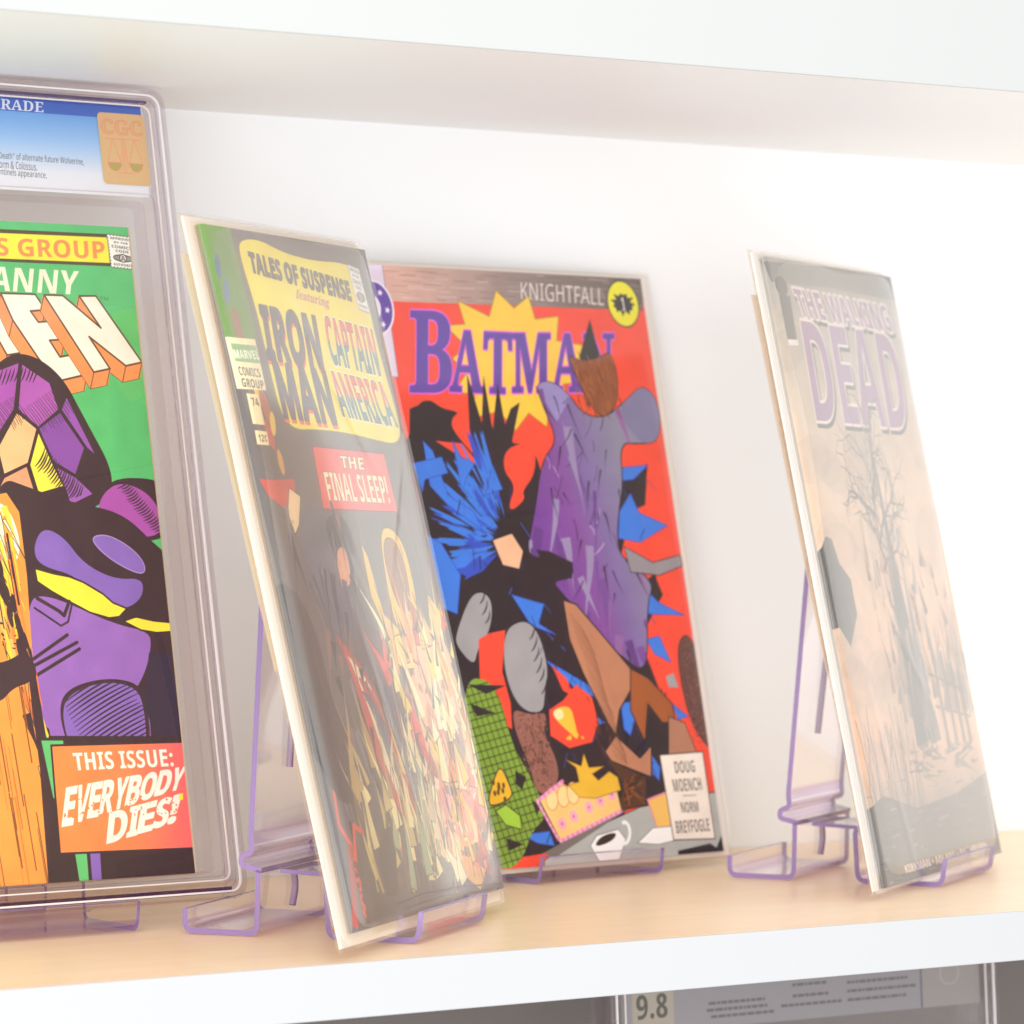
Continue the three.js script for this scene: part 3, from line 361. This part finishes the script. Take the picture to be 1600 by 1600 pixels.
// dusty sepia cover with a mauve title
function sepiaCover() {
  const c = sheet(167.4, 258, 6.5), K = '#3a332f';
  const g = c.createLinearGradient(0, 0, 0, 258); for (const [t, f] of [[0, '#a09a92'], [.2, '#c4b29e'], [.4, '#dcb898'], [.62, '#dcae8a'], [.8, '#d4a27e'], [.9, '#9a8474'], [1, '#756a62']]) g.addColorStop(t, f);
  c.fillStyle = g; c.fillRect(0, 0, 167.4, 258);
  for (let i = 0; i < 150; i++) { const x = rr(0, 167), y = rr(0, 258), r = rr(4, 16); c.fillStyle = i % 2 ? 'rgba(214,190,164,.10)' : 'rgba(110,92,78,.09)'; c.beginPath(); c.ellipse(x, y, r * 1.6, r * .7, rr(-.3, .3), 0, 7); c.fill(); }
  poly(c, [0.6, 2, 168.4, -1.4, 168.3, 10.8, 80.4, 9.3, 2.9, 10.4], '#7d7a74');
  c.fillStyle = '#45413f'; c.beginPath(); c.ellipse(...[14.7, 11.6], 7.2, 4.2, 0, 0, 7); c.fill(); poly(c, [9.4, 15.4, 22.9, 15.3, 21.2, 33.5, 9.6, 34.4], '#4a4644'); poly(c, [9.9, 33.9, 21.9, 33.7, 22.1, 36.1, 10.1, 36.3], '#e8dcd2');
  const low = (t, q) => { letter(c, t, q.map((v, i) => v + (i % 2 ? 1.6 : 1)), SANS, K, K, 1.6); letter(c, t, q, SANS, '#e6d8cc', '#e6d8cc', 1.4); letter(c, t, q, SANS, '#9a7296', '#9a7296', .1); };
  low('THE WALKING', [28, 11.8, 151.6, 13.8, 32.6, 23.4]); low('DEAD', [30, 25.1, 156.4, 26.9, 26.8, 67]);
  // dark broken outcrop and a bare tree, with a pale fog bank
  poly(c, [-7.5, 125.9, 10, 115.2, 17.4, 116.4, 21.2, 126.5, 32, 133.3, 31.5, 147.9, 15.7, 160.6, 5.9, 152.4, -4.4, 153.3, -7.1, 139], '#3f352e');
  for (let i = 0; i < 70; i++) { const x = rr(64, 164); tongue(c, x, rr(170, 196), -1.57 + rr(-.25, .25), rr(14, 46) * (.6 + .4 * Math.abs(Math.sin(x * .09))), rr(1.5, 5), rr(-.6, .6), ['#8d7361', '#a0826a', '#7d6656'][i % 3]); }
  for (let i = 0; i < 60; i++) { const x = rr(56, 160), y = rr(128, 182); tongue(c, x, y, -1.57 + rr(-.4, .4), rr(6, 20), rr(.6, 2.6), rr(-.8, .8), ['#7a6352', '#a98163', '#5d4d42', '#c69a72', '#8f5f42'][i % 5]); }
  tongue(c, 92, 204, -1.62, 138, 13, .25, '#564d48'); tongue(c, 84, 206, -1.5, 90, 8, -.3, '#453d39'); tongue(c, 104, 205, -1.66, 96, 8, .4, '#6d615b');
  for (let i = 0; i < 12; i++) branch(c, 84 + rr(-6, 10), rr(84, 140), -1.57 + rr(-1.1, 1.1), rr(18, 40), rr(1, 2.6), ['#4a423d', '#6d615b', '#5a4a40'][i % 3], 2);
  for (let i = 0; i < 70; i++) { const x = rr(70, 112), y = rr(90, 200); tongue(c, x, y, 1.5 + rr(-.3, .3), rr(6, 22), rr(.3, 1.3), rr(-.5, .5), ['#39322e', '#857870', '#a08f84', '#a86644', '#4a423d'][i % 5]); }
  for (const [x, h] of [[120, 44], [132, 38], [143, 33], [152, 29]]) { poly(c, [x, 206 - h, x + 2.6, 205 - h, x + 3.4, 208, x - .4, 209], '#5d5049', '#3c342f', .3); }
  stroke(c, [112, 176, 160, 186], '#5d5049', 1.3); stroke(c, [112, 190, 160, 197], '#6d5f56', 1.2);
  for (let i = 0; i < 40; i++) tongue(c, rr(60, 150), rr(206, 218), rr(-.2, .3), rr(8, 26), rr(.4, 1.6), rr(-.4, .4), ['#6c5f58', '#8a7566', '#5a4e48'][i % 3]);
  for (let i = 0; i < 46; i++) { const x = rr(4, 74), y = rr(236, 246); let px = x, py = y; const p = [px, py]; for (let k = 0; k < 5; k++) { px += rr(-3, 4.5); py -= rr(5, 13); p.push(px, py); } stroke(c, p, i % 3 ? '#5a4c44' : '#3c332e', rr(.25, .7)); }
  poly(c, [0, 226, 20, 222, 60, 230, 120, 228, 168, 222, 168, 258, 0, 258], '#5d544e');
  for (let i = 0; i < 80; i++) { const x = rr(0, 167), y = rr(215, 258); stroke(c, [x, y, x + rr(3, 12), y + rr(-.5, .5)], ['#7a6c62', '#453d38', '#8d7a6c'][i % 3], rr(.3, .9)); }
  letter(c, 'KIRKMAN • ADLARD • RATHBURN', [29, 251.3, 146.3, 251.4, 30.4, 254.6], SANS, '#e9ddd4');
  tooth(c, .07); return printed(c);
}

function bluePrint() {   // label at the head of the rigid case
  const c = sheet(182, 38, 9), g = c.createLinearGradient(0, 6, 0, 38); g.addColorStop(0, '#6ea6e6'); g.addColorStop(.35, '#9cc4f0'); g.addColorStop(.75, '#e6e8f0'); g.addColorStop(1, '#ecebf0');
  c.fillStyle = g; c.fillRect(0, 0, 182, 38); c.fillStyle = '#3d64bf'; c.fillRect(0, 0, 182, 6.2); c.fillStyle = '#2f55b4'; c.fillRect(0, 0, 182, 1.6);
  letter(c, 'GRADE', [114.3, 1.4, 138.2, 1.6, 113.8, 5.7], SERIF, '#dfe4f4');
  letter(c, '"Death" of alternate future Wolverine,', [115.2, 22.9, 153.7, 23.4, 114.9, 26.1], THIN, '#55545c');
  letter(c, 'Storm & Colossus.', [114, 26.2, 132.5, 26.6, 113.7, 29.4], THIN, '#55545c');
  letter(c, 'Sentinels appearance.', [113.7, 29.4, 136.4, 29.9, 113.3, 32.9], THIN, '#55545c');
  return printed(c);
}
function goldFoil() {
  const c = sheet(30, 36, 16); c.fillStyle = '#e2bb86'; c.fillRect(0, 0, 30, 36);
  for (let i = 0; i < 600; i++) { c.fillStyle = i % 2 ? 'rgba(235,190,120,.12)' : 'rgba(150,120,80,.10)'; c.fillRect(rr(0, 30), rr(0, 36), rr(.2, 1.2), rr(.1, .3)); }
  letter(c, 'CGC', [2, 3.4, 27.6, 3.4, 2, 10.6], SERIF, '#e0b080', '#ee8f74', .35);
  c.strokeStyle = '#f0957a'; c.lineWidth = .45; c.beginPath();
  for (const [x0, y0, x1, y1] of [[4, 13, 26, 13], [15, 12, 15, 30], [8, 13, 4, 25], [8, 13, 12.5, 25], [22, 13, 17.5, 25], [22, 13, 26, 25], [14, 13, 13.4, 28], [16, 13, 16.6, 28], [10, 30, 20, 30]]) { c.moveTo(x0, y0); c.lineTo(x1, y1); }
  c.stroke(); for (const x of [8.2, 21.8]) { c.beginPath(); c.arc(x, 25, 4.3, 0, 3.14); c.closePath(); c.fillStyle = '#b9a95f'; c.fill(); c.stroke(); }
  return printed(c);
}
function greyPrint() {   // label of the case on the shelf below, grey darkened to carry the shade; its small print cannot be read in the photograph
  const c = sheet(182, 30, 7); c.fillStyle = '#8d8a8f'; c.fillRect(0, 0, 182, 30); c.fillStyle = '#a39b8e'; c.fillRect(5, 3, 20, 27);
  letter(c, '9.8', [7, 12.5, 22, 12.5, 7, 23.5], SANS, '#4a463e');
  const bar = (x, y, w) => { for (let k = x; k < x + w;) { const l = rr(1, 4); c.fillStyle = '#5d5a60'; c.fillRect(k, y, l, 1.3); k += l + .5; } };
  for (const [x, y, w] of [[42, 13, 28], [41, 16, 30], [43, 19, 30], [84, 8, 16], [84, 13, 17], [78, 17, 30], [112, 9, 32], [112, 13, 34], [112, 17, 30]]) bar(x, y + 5.5, w);
  c.fillStyle = '#4a4864'; c.fillRect(150.4, 0, .8, 30); c.fillStyle = '#928c89'; c.fillRect(151.2, 0, 31, 30); c.strokeStyle = '#a19c98'; c.lineWidth = .8; c.beginPath(); c.arc(166, 15, 5, 0, 7); c.stroke();
  return printed(c);
}

// ---------------------------------------------------------------- materials
function grain(w, h, fn, srgb) {
  const d = new Uint8Array(w * h * 4); for (let y = 0; y < h; y++) for (let x = 0; x < w; x++) { const v = fn(x / w, y / h, x, y); for (let k = 0; k < 3; k++) d[4 * (y * w + x) + k] = Math.max(0, Math.min(255, v[k])); d[4 * (y * w + x) + 3] = 255; }
  const t = new THREE.DataTexture(d, w, h); t.wrapS = t.wrapT = THREE.RepeatWrapping; t.magFilter = THREE.LinearFilter; t.minFilter = THREE.LinearMipmapLinearFilter; t.generateMipmaps = true; if (srgb) t.colorSpace = THREE.SRGBColorSpace; t.needsUpdate = true; return t;
}
seed = 31;
const lattice = Array.from({ length: 4096 }, () => rnd());
function value(x, y, px, py) { const i = Math.floor(x), j = Math.floor(y), f = (t) => t * t * (3 - 2 * t), u = f(x - i), v = f(y - j), g = (a, b) => lattice[(((a % px) + px) % px) + 64 * (((b % py) + py) % py)]; return (g(i, j) * (1 - u) + g(i + 1, j) * u) * (1 - v) + (g(i, j + 1) * (1 - u) + g(i + 1, j + 1) * u) * v; }
const paintBump = grain(256, 256, (u, v) => { const n = 120 + 70 * (value(u * 48, v * 48, 48, 48) - .5) + 40 * (value(u * 16, v * 16, 16, 16) - .5); return [n, n, n]; });
const woodMap = grain(512, 256, (u, v) => {   // pale melamine with a fine lengthwise figure
  const s = value(u * 6, v * 60, 6, 60), l = value(u * 3, v * 14, 3, 14), f = value(u * 40, v * 64, 40, 64);
  const k = 1 + .03 * (s - .5) + .03 * (l - .5) + .015 * (f - .5); return [254 * k, 225 * k, 188 * k];
}, true);
woodMap.repeat.set(1, 1);
const M = (o) => new THREE.MeshPhysicalMaterial(o);
const white = M({ color: new THREE.Color(.92, .935, .945), roughness: .55, bumpMap: paintBump, bumpScale: .00008 });
const gloss = M({ color: new THREE.Color(.92, .935, .945), roughness: .4, bumpMap: paintBump, bumpScale: .00005 });
const edgeDimmedWhite = M({ color: new THREE.Color(.52, .52, .525), roughness: .5, bumpMap: paintBump, bumpScale: .0001 });  // board white, colour darkened to offset the strong front light
const faceDimmedWhite = M({ color: new THREE.Color(.5, .51, .495), roughness: .5, bumpMap: paintBump, bumpScale: .0001 });  // upper front: same white with its shade put into the colour
const melamine = M({ map: woodMap, roughness: .33, ior: 1.5 });
const dim = M({ color: new THREE.Color(.19, .17, .16), roughness: .7, bumpMap: paintBump, bumpScale: .0001 });  // shade of the lower compartment put into a dark base colour
const pane = (r, g, b, rough = .03, ior = 1.5) => M({ color: new THREE.Color(r, g, b), transmission: 1, thickness: 0, roughness: rough, ior, side: THREE.DoubleSide });
const acrylic = pane(.985, .96, .972), acrylicBend = pane(.86, .78, .91), acrylicEdge = M({ color: new THREE.Color(.29, .2, .42), roughness: .2 });
const filmClear = pane(.98, .97, .96, .05, 1.45), filmMilky = pane(.985, .975, .965, .12, 2.2), flapFilm = M({ color: new THREE.Color(.98, .87, .7), transmission: .75, thickness: 0, roughness: .8, side: THREE.DoubleSide }), glareFilm = pane(.985, .98, .97, .1, 1.45), filmBack = pane(.96, .9, .82, .3, 1.5);
const board = M({ color: new THREE.Color(.9, .79, .66), roughness: .8 }), boardPale = M({ color: new THREE.Color(.88, .82, .76), roughness: .8 });
const pages = M({ color: new THREE.Color(.72, .56, .38), roughness: .9 }), pagesNew = M({ color: new THREE.Color(.8, .76, .7), roughness: .9 });
const caseClear = pane(.965, .955, .95, .015), caseWell = pane(.95, .93, .925, .12), caseWall = pane(.985, .972, .978, .02), caseLine = pane(.96, .94, .955, .02), caseSeam = pane(.42, .33, .58, .08), caseEdge = pane(.92, .89, .92, .04), caseGlint = M({ color: new THREE.Color(.84, .81, .81), roughness: .25, clearcoat: .6 }), caseGlintCream = M({ color: new THREE.Color(.78, .71, .68), roughness: .3, clearcoat: .5 });  // the two opaque pale tones stand for glints on the frame

// ---------------------------------------------------------------- the shelf compartment
const H = .3201, D = .2698, X0 = -.75, X1 = 2.1, T = .0187;
function metric(g, s = .35) {   // uv in metres, from the dominant side of each face
  g = g.index ? g.toNonIndexed() : g; const p = g.attributes.position, n = g.attributes.normal, uv = [];
  for (let i = 0; i < p.count; i++) { const a = [Math.abs(n.getX(i)), Math.abs(n.getY(i)), Math.abs(n.getZ(i))], k = a.indexOf(Math.max(...a)); uv.push((k === 0 ? p.getZ(i) : p.getX(i)) / s, (k === 1 ? p.getZ(i) : p.getY(i)) / s); }
  g.setAttribute('uv', new THREE.Float32BufferAttribute(uv, 2)); return g;
}
const wall = structure('back_wall', 'smooth white back wall behind the standing comics'); part('wall_panel', metric(box(X0, X1, -T, H, -.02, 0), .2), white, wall);
const shelf = structure('shelf', 'pale wood-tone shelf board with white front edging under the stands');
part('shelf_top', metric(box(X0, X1, -T, 0, .0003, D - .0012)), melamine, shelf);
part('front_edging', metric(box(X0, X1, -T - .0003, .0003, D - .0012, D, .0005), .12), edgeDimmedWhite, shelf);
const upper = structure('upper_shelf', 'white upper shelf board closing the compartment from above');
part('shelf_underside', metric(box(X0, X1, H, H + .07, .0003, D - .0012), .2), gloss, upper);
part('front_edging', metric(box(X0, X1, H - .0003, H + .07, D - .0012, D, .0005), .2), faceDimmedWhite, upper);
const side = structure('side_panel', 'white end panels of the shelf unit');
part('end_panel', metric(box(X0 - .02, X0 - .0004, -.36, H + .07, -.02, D), .2), white, side); part('end_panel', metric(box(X1 + .0004, X1 + .02, -.36, H + .07, -.02, D), .2), white, side);
const low = structure('lower_compartment', 'compartment under the shelf, its shade painted dark');
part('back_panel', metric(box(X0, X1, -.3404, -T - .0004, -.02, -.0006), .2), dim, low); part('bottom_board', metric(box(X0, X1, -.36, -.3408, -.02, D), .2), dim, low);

// ---------------------------------------------------------------- easel stands of bent clear sheet
function fillet(p, r) {   // rounds the corners of a path; returns points with a flag on those that lie in a bend
  const out = [[...p[0], 0]];
  for (let i = 1; i < p.length - 1; i++) {
    const [a, b, c] = [p[i - 1], p[i], p[i + 1]], d = (u, v) => Math.hypot(u[0] - v[0], u[1] - v[1]), k = Math.min(r, d(a, b) * .45, d(b, c) * .45);
    const s = [b[0] + (a[0] - b[0]) * k / d(a, b), b[1] + (a[1] - b[1]) * k / d(a, b)], e = [b[0] + (c[0] - b[0]) * k / d(b, c), b[1] + (c[1] - b[1]) * k / d(b, c)];
    for (let j = 0; j <= 6; j++) { const t = j / 6, q = (m) => (1 - t) * (1 - t) * s[m] + 2 * t * (1 - t) * b[m] + t * t * e[m]; out.push([q(0), q(1), j < 6 ? 1 : 0]); }
  }
  out.push([...p[p.length - 1], 0]); return out;
}
function bentSheet(path, u0, u1, th = .0021, r = .0035) {   // path in (w, y): across the stand and up; the sheet is u0..u1 wide
  const p = fillet(path, r), n = p.length, L = [], R = [];
  for (let i = 0; i < n; i++) {
    const a = p[Math.max(0, i - 1)], b = p[Math.min(n - 1, i + 1)], l = Math.hypot(b[0] - a[0], b[1] - a[1]), nx = -(b[1] - a[1]) / l * th / 2, ny = (b[0] - a[0]) / l * th / 2;
    L.push([p[i][0] + nx, p[i][1] + ny]); R.push([p[i][0] - nx, p[i][1] - ny]);
  }
  const tri = [[], [], []], V = (u, q) => [u, q[1], q[0]], quad = (k, a, b, c, d) => tri[k].push(...a, ...b, ...c, ...a, ...c, ...d);
  for (let i = 0; i < n - 1; i++) {
    const k = p[i][2] ? 2 : 1;
    quad(k, V(u0, L[i]), V(u0, L[i + 1]), V(u1, L[i + 1]), V(u1, L[i])); quad(k, V(u0, R[i]), V(u1, R[i]), V(u1, R[i + 1]), V(u0, R[i + 1]));
    quad(0, V(u0, L[i]), V(u0, R[i]), V(u0, R[i + 1]), V(u0, L[i + 1])); quad(0, V(u1, L[i]), V(u1, L[i + 1]), V(u1, R[i + 1]), V(u1, R[i]));
  }
  quad(0, V(u0, L[0]), V(u1, L[0]), V(u1, R[0]), V(u0, R[0])); quad(0, V(u0, L[n - 1]), V(u0, R[n - 1]), V(u1, R[n - 1]), V(u1, L[n - 1]));
  const g = new THREE.BufferGeometry(), all = tri.flat(); g.setAttribute('position', new THREE.Float32BufferAttribute(all, 3)); g.computeVertexNormals();
  g.setAttribute('uv', new THREE.Float32BufferAttribute(new Float32Array(all.length / 3 * 2), 2));
  let at = 0; tri.forEach((t, k) => { g.addGroup(at, t.length / 3, k); at += t.length / 3; }); return g;
}
const sheetMats = [acrylicEdge, acrylic, acrylicBend];
function makeStand(label, x, z, turn, uc, wTop, lipW = .0035) {
  const o = thing('display_stand', label, 'display stand'); o.position.set(x, 0, z); o.rotation.y = turn;
  const u0 = uc - .035, u1 = uc + .035, y0 = .0014;
  const panel = part('back_panel', bentSheet([[-.0575, .0245], [-.0655, .0262], [-.0655, .0295], [-.0612, .031], [-.0618, .036], [wTop, .196]], u0, u1), sheetMats, o);
  part('rear_foot', bentSheet([[-.0878, .0095], [-.0878, y0], [-.0592, y0], [-.0588, .0245]], u0, u1), sheetMats, o);
  part('front_foot', bentSheet([[-.0215, .0236], [-.0325, .0236], [-.031, y0], [lipW, y0], [lipW + .0012, .0118]], u0, u1), sheetMats, o);
  part('joining_plate', bentSheet([[-.0577, .0226], [-.0226, .0212]], uc - .016, uc + .016, .0016), sheetMats, o);
  const slot = (w0, ya, w1, yb, bow) => new THREE.TubeGeometry(new THREE.CatmullRomCurve3([new THREE.Vector3(uc, ya, w0), new THREE.Vector3(uc + bow, (ya + yb) / 2, (w0 + w1) / 2), new THREE.Vector3(uc - bow * .6, yb, w1)]), 16, .0014, 8);
  part('slot', slot(-.0618 + .0010, .06, -.0618 + (wTop + .0618) * .58 + .001, .13, 0), acrylicEdge, panel);
  part('slot', slot(-.0588, .0215, -.059, .0085, .0015), acrylicEdge, o);
  return o;
}

// ---------------------------------------------------------------- leaning things: origin at the bottom centre, x across, y up the face, z out of the face
function lean(o, x, y, z, turn, back) { o.position.set(x, y, z); o.rotation.set(-back, turn, 0, 'YXZ'); return o; }
function grid(w0, w1, h0, h1, nx, ny, fn) {   // a sheet whose z is fn(x, y); uv runs over it
  const g = new THREE.PlaneGeometry(1, 1, nx, ny), p = g.attributes.position;
  for (let i = 0; i < p.count; i++) { const s = p.getX(i) + .5, t = p.getY(i) + .5, x = w0 + (w1 - w0) * s, y = h0 + (h1 - h0) * t, q = fn(x, y, s, t); p.setXYZ(i, q[0], q[1], q[2]); }
  g.computeVertexNormals(); return g;
}
function makeComic(label, pose, [u0, u1, v0, v1], z, thick, map, pageMat, gloss, out = 0) {
  const o = lean(thing('comic_book', label, 'comic book'), ...pose), r = .0016;
  const cover = M({ map, roughness: .42, clearcoat: gloss, clearcoatRoughness: .12 });
  // the cover rolls round the spine at its left
  part('cover', grid(u0, u1, v0, v1, 60, 30, (x, y, s) => { const d = x - u0; return d < r ? [u0 + r - r * Math.sin((r - d) / r * 1.4), y, z - r + r * Math.cos((r - d) / r * 1.4)] : [x, y, z + .0002 * Math.sin(y * 31 + 1) * Math.sin(s * 5)]; }), cover, o);
  const leaves = []; for (let i = 0; i < 5; i++) { const t = thick / 5; leaves.push(box(u0 + .0008, u1 - .0004 - .0004 * ((i * 7) % 3) + out, v0 + .0003 * ((i * 5) % 3), v1 - .0003 * ((i * 3) % 3), z - .0008 - (i + 1) * t + .0001, z - .0008 - i * t - .0001)); }
  part('page_block', mergeGeometries(leaves), pageMat, o);
  part('back_cover', box(u0 + .0006, u1, v0, v1, z - thick - .0014, z - thick - .001), pageMat, o);
  return o;
}
function makeSleeve(label, pose, [u0, u1, v0, v1], zFront, zBack, film, boardMat, curl, flap, extraVeil) {
  const o = lean(thing('comic_sleeve', label, 'comic sleeve', undefined), ...pose);
  const w = u1 - u0, h = v1 - v0;
  const folds = Array.from({ length: extraVeil ? 7 : 6 }, () => [rr(-.9, .9), rr(-.06, .06), rr(.03, .24), rr(.0016, .004), rr(-.00035, .00045), rr(.02, .06)]);   // soft creases in the plastic
  const crease = (x, y) => folds.reduce((s, [a, px, py, k, h, l]) => { const d = (x - px) * Math.cos(a) + (y - py) * Math.sin(a), m = -(x - px) * Math.sin(a) + (y - py) * Math.cos(a); return s + h * Math.exp(-d * d / k / k - m * m / l / l); }, 0);
  part('film_front', grid(u0, u1, v0, v1, 110, 150, (x, y, s, t) => {
    const e = (d, k) => Math.exp(-Math.max(0, d) / k);
    const drop = Math.min(1, e(s * w, curl) + e((1 - s) * w, .005) + e(t * h, .004) + e((1 - t) * h, .004));
    return [x, y, zFront - (zFront - zBack) * .62 * drop + .00022 * Math.sin(x * 62 + y * 15) + .00016 * Math.sin(y * 47 - x * 21 + 1) + crease(x, y)];
  }), film, o);
  if (extraVeil) part('glare_film', grid(u0 + .004, u1 - .002, v0 + .003, v1 - .003, 50, 60, (x, y, s, t) => [x, y, zFront - .0005 - (zFront - zBack) * .5 * Math.min(1, Math.exp(-Math.max(0, s * w - .004) / curl)) + .00012 * Math.sin(x * 80 - y * 33)]), glareFilm, o);  // extra film layer, added to strengthen the glare over the cover
  part('film_back', grid(u0, u1, v0, v1, 20, 20, (x, y, s, t) => [x, y, zBack - .0004 + .0001 * Math.sin(y * 60)]), filmBack, o);
  part('backing_board', box(u0 + .0018, u1 - .002, v0 + .0012, v1 - .0014, zBack, zBack + .0009), boardMat, o);
  // rolled plastic seams down both long sides
  const seam = (x) => new THREE.TubeGeometry(new THREE.CatmullRomCurve3(Array.from({ length: 9 }, (_, i) => new THREE.Vector3(x + .00025 * Math.sin(i * 2.1), v0 + h * i / 8, zBack + .0009 + .0003 * Math.sin(i * 1.3)))), 60, .0005, 6);
  part('side_seam', seam(u0), filmClear, o); part('side_seam', seam(u1), filmClear, o);
  if (flap) part('flap', grid(u0 + .0006, u0 + .03, v0 + flap[0], v0 + flap[1], 10, 30, (x, y, s, t) => [x, y, zBack - .001 - .0016 * Math.pow(t, .7) * (1 - .8 * s)]), flapFilm, o);
  return o;
}
const R = (d) => d * Math.PI / 180, mm = (a) => a.map((v) => v / 1000);

// dark comic, front centre, turned to the right
const posA = [.3396, .0034, .2171, R(36.72), R(13.47)];
makeComic('dark old comic with a yellow title panel and a red caption, turned sideways in front', posA, mm([-82.8, 79.2, 6.5, 260.5]), .002, .0016, darkCover(), pages, .9);
makeSleeve('clear sleeve with cream backing board round the dark yellow-titled comic', posA, mm([-91.2, 83, 1, 265]), .003, -.002, filmMilky, board, .012, [.1, .25], true);
makeStand('clear purple-edged stand behind the dark yellow-titled comic in front', .3396, .2171, R(36.72), .0085, -.0545);
// red comic, parallel to the wall
const posB = [.5093, .003, .0768, R(7.58), R(12.25)];
makeComic('red comic with blue and black shards and a long violet drape, against the wall', posB, mm([-86, 80.5, 3.6, 259.8]), .002, .0016, redCover(), pagesNew, .5);
makeSleeve('clear sleeve with pale board round the red comic against the wall', posB, mm([-91, 88.5, .8, 263]), .003, -.002, filmClear, boardPale, .006);
makeStand('clear purple-edged stand under the red comic', .5093, .0768, R(7.58), .0005, -.0495, .008);
// faded comic at the right
const posC = [.628, .0034, .1686, R(32.25), R(11.75)];
makeComic('dusty tan comic with a mauve title, turned sideways at the right', posC, mm([-87.4, 80, 2, 260]), .002, .0016, sepiaCover(), pagesNew, 1);
makeSleeve('hazy clear sleeve round the tan mauve-titled comic at the right', posC, mm([-93.8, 84, .4, 263.5]), .003, -.002, filmMilky, boardPale, .012, [.09, .245]);
makeStand('clear purple-edged stand behind the tan mauve-titled comic', .628, .1686, R(32.25), .0125, -.0485, .0055);

// ---------------------------------------------------------------- rigid clear cases
function roundRect(x0, x1, y0, y1, r, Kind = THREE.Shape) { const s = new Kind(); s.moveTo(x0 + r, y0); s.lineTo(x1 - r, y0); s.quadraticCurveTo(x1, y0, x1, y0 + r); s.lineTo(x1, y1 - r); s.quadraticCurveTo(x1, y1, x1 - r, y1); s.lineTo(x0 + r, y1); s.quadraticCurveTo(x0, y1, x0, y1 - r); s.lineTo(x0, y0 + r); s.quadraticCurveTo(x0, y0, x0 + r, y0); return s; }
function ring(x0, x1, y0, y1, t, r, z0, z1) { const s = roundRect(x0, x1, y0, y1, r); s.holes.push(roundRect(x0 + t, x1 - t, y0 + t, y1 - t, Math.max(.0008, r - t), THREE.Path)); const g = new THREE.ExtrudeGeometry(s, { depth: z1 - z0, bevelEnabled: false, curveSegments: 8 }); g.translate(0, 0, z0); return g; }
function flat(x0, x1, y0, y1, r, z) { const g = new THREE.ShapeGeometry(roundRect(x0, x1, y0, y1, r), 8), p = g.attributes.position, uv = []; for (let i = 0; i < p.count; i++) uv.push((p.getX(i) - x0) / (x1 - x0), (p.getY(i) - y0) / (y1 - y0)); g.setAttribute('uv', new THREE.Float32BufferAttribute(uv, 2)); g.translate(0, 0, z); return g; }
function makeCase(label, pose, W, HH, print, labelBox, foil) {
  const o = lean(thing('graded_comic_case', label, 'comic case', undefined), ...pose), a = -W / 2, b = W / 2;
  part('front_pane', flat(a + .0006, b - .0006, .0006, HH - .0006, .007, 0), caseClear, o);
  part('back_pane', flat(a + .0006, b - .0006, .0006, HH - .0006, .007, -.0125), caseWell, o);
  part('outer_rim', ring(a, b, 0, HH, .0011, .0075, -.013, .0008), caseEdge, o);
  part('inner_rim', ring(a + .0055, b - .0055, .0055, HH - .0045, .0012, .004, -.0115, -.0006), caseWall, o);
  part('well_edge', ring(a + .0115, b - .0115, .0105, HH - .0445, .0009, .003, -.0105, -.0035), caseLine, o);
  // moulded ridges on the front of the frame; pale ones are painted highlights
  part('frame_ridge', ring(a + .0026, b - .0026, .0026, HH - .0026, .0007, .006, .0003, .0012), caseGlint, o);
  part('frame_ridge', ring(a + .0043, b - .0043, .0043, HH - .0043, .0004, .0055, .0003, .0007), caseEdge, o);
  part('frame_ridge', ring(a + .0071, b - .0071, .0071, HH - .0071, .0005, .0045, .0003, .0009), caseGlintCream, o);
  part('frame_ridge', ring(a + .0092, b - .0092, .0086, HH - .0425, .0004, .004, .0003, .0007), caseEdge, o);
  part('seam_strip', box(a + .008, b - .007, HH - .0056, HH - .0046, -.004, -.0012), caseSeam, o);
  part('seam_strip', box(a + .008, b - .006, .0026, .0048, -.004, -.0012), caseSeam, o);
  const L = part('label_card', flat(...labelBox, .0008, -.0028), M({ map: print, roughness: .5 }), o);
  if (foil) part('hologram_sticker', flat(...foil, .0022, -.0025), M({ map: goldFoil(), roughness: .38, metalness: .15 }), L);
  return o;
}
const posD = [.2063, .0091, .1467, R(3.78), R(11.3)];
makeCase('rigid clear case with blue label holding the green comic at the left edge', posD, .2, .316, bluePrint(), mm([-91, 91, 273, 310]), mm([70.5, 92, 277.5, 306]));
makeComic('green comic with white block title and violet shapes inside the rigid case', posD, mm([-86, 80.2, 11, 261]), -.004, .0028, greenCover(), pages, .35, .0016);
makeStand('clear purple-edged stand under the rigid case at the left edge', .2063, .1467, R(3.78), .012, -.0545, .0052);
const caseBelow = makeCase('rigid clear case with grey label marked 9.8 on the shelf below', [.594, -.3405, .142, 0, R(4)], .21, .314, greyPrint(), mm([-97, 97, 281, 309]));

renderer.render(scene, camera);
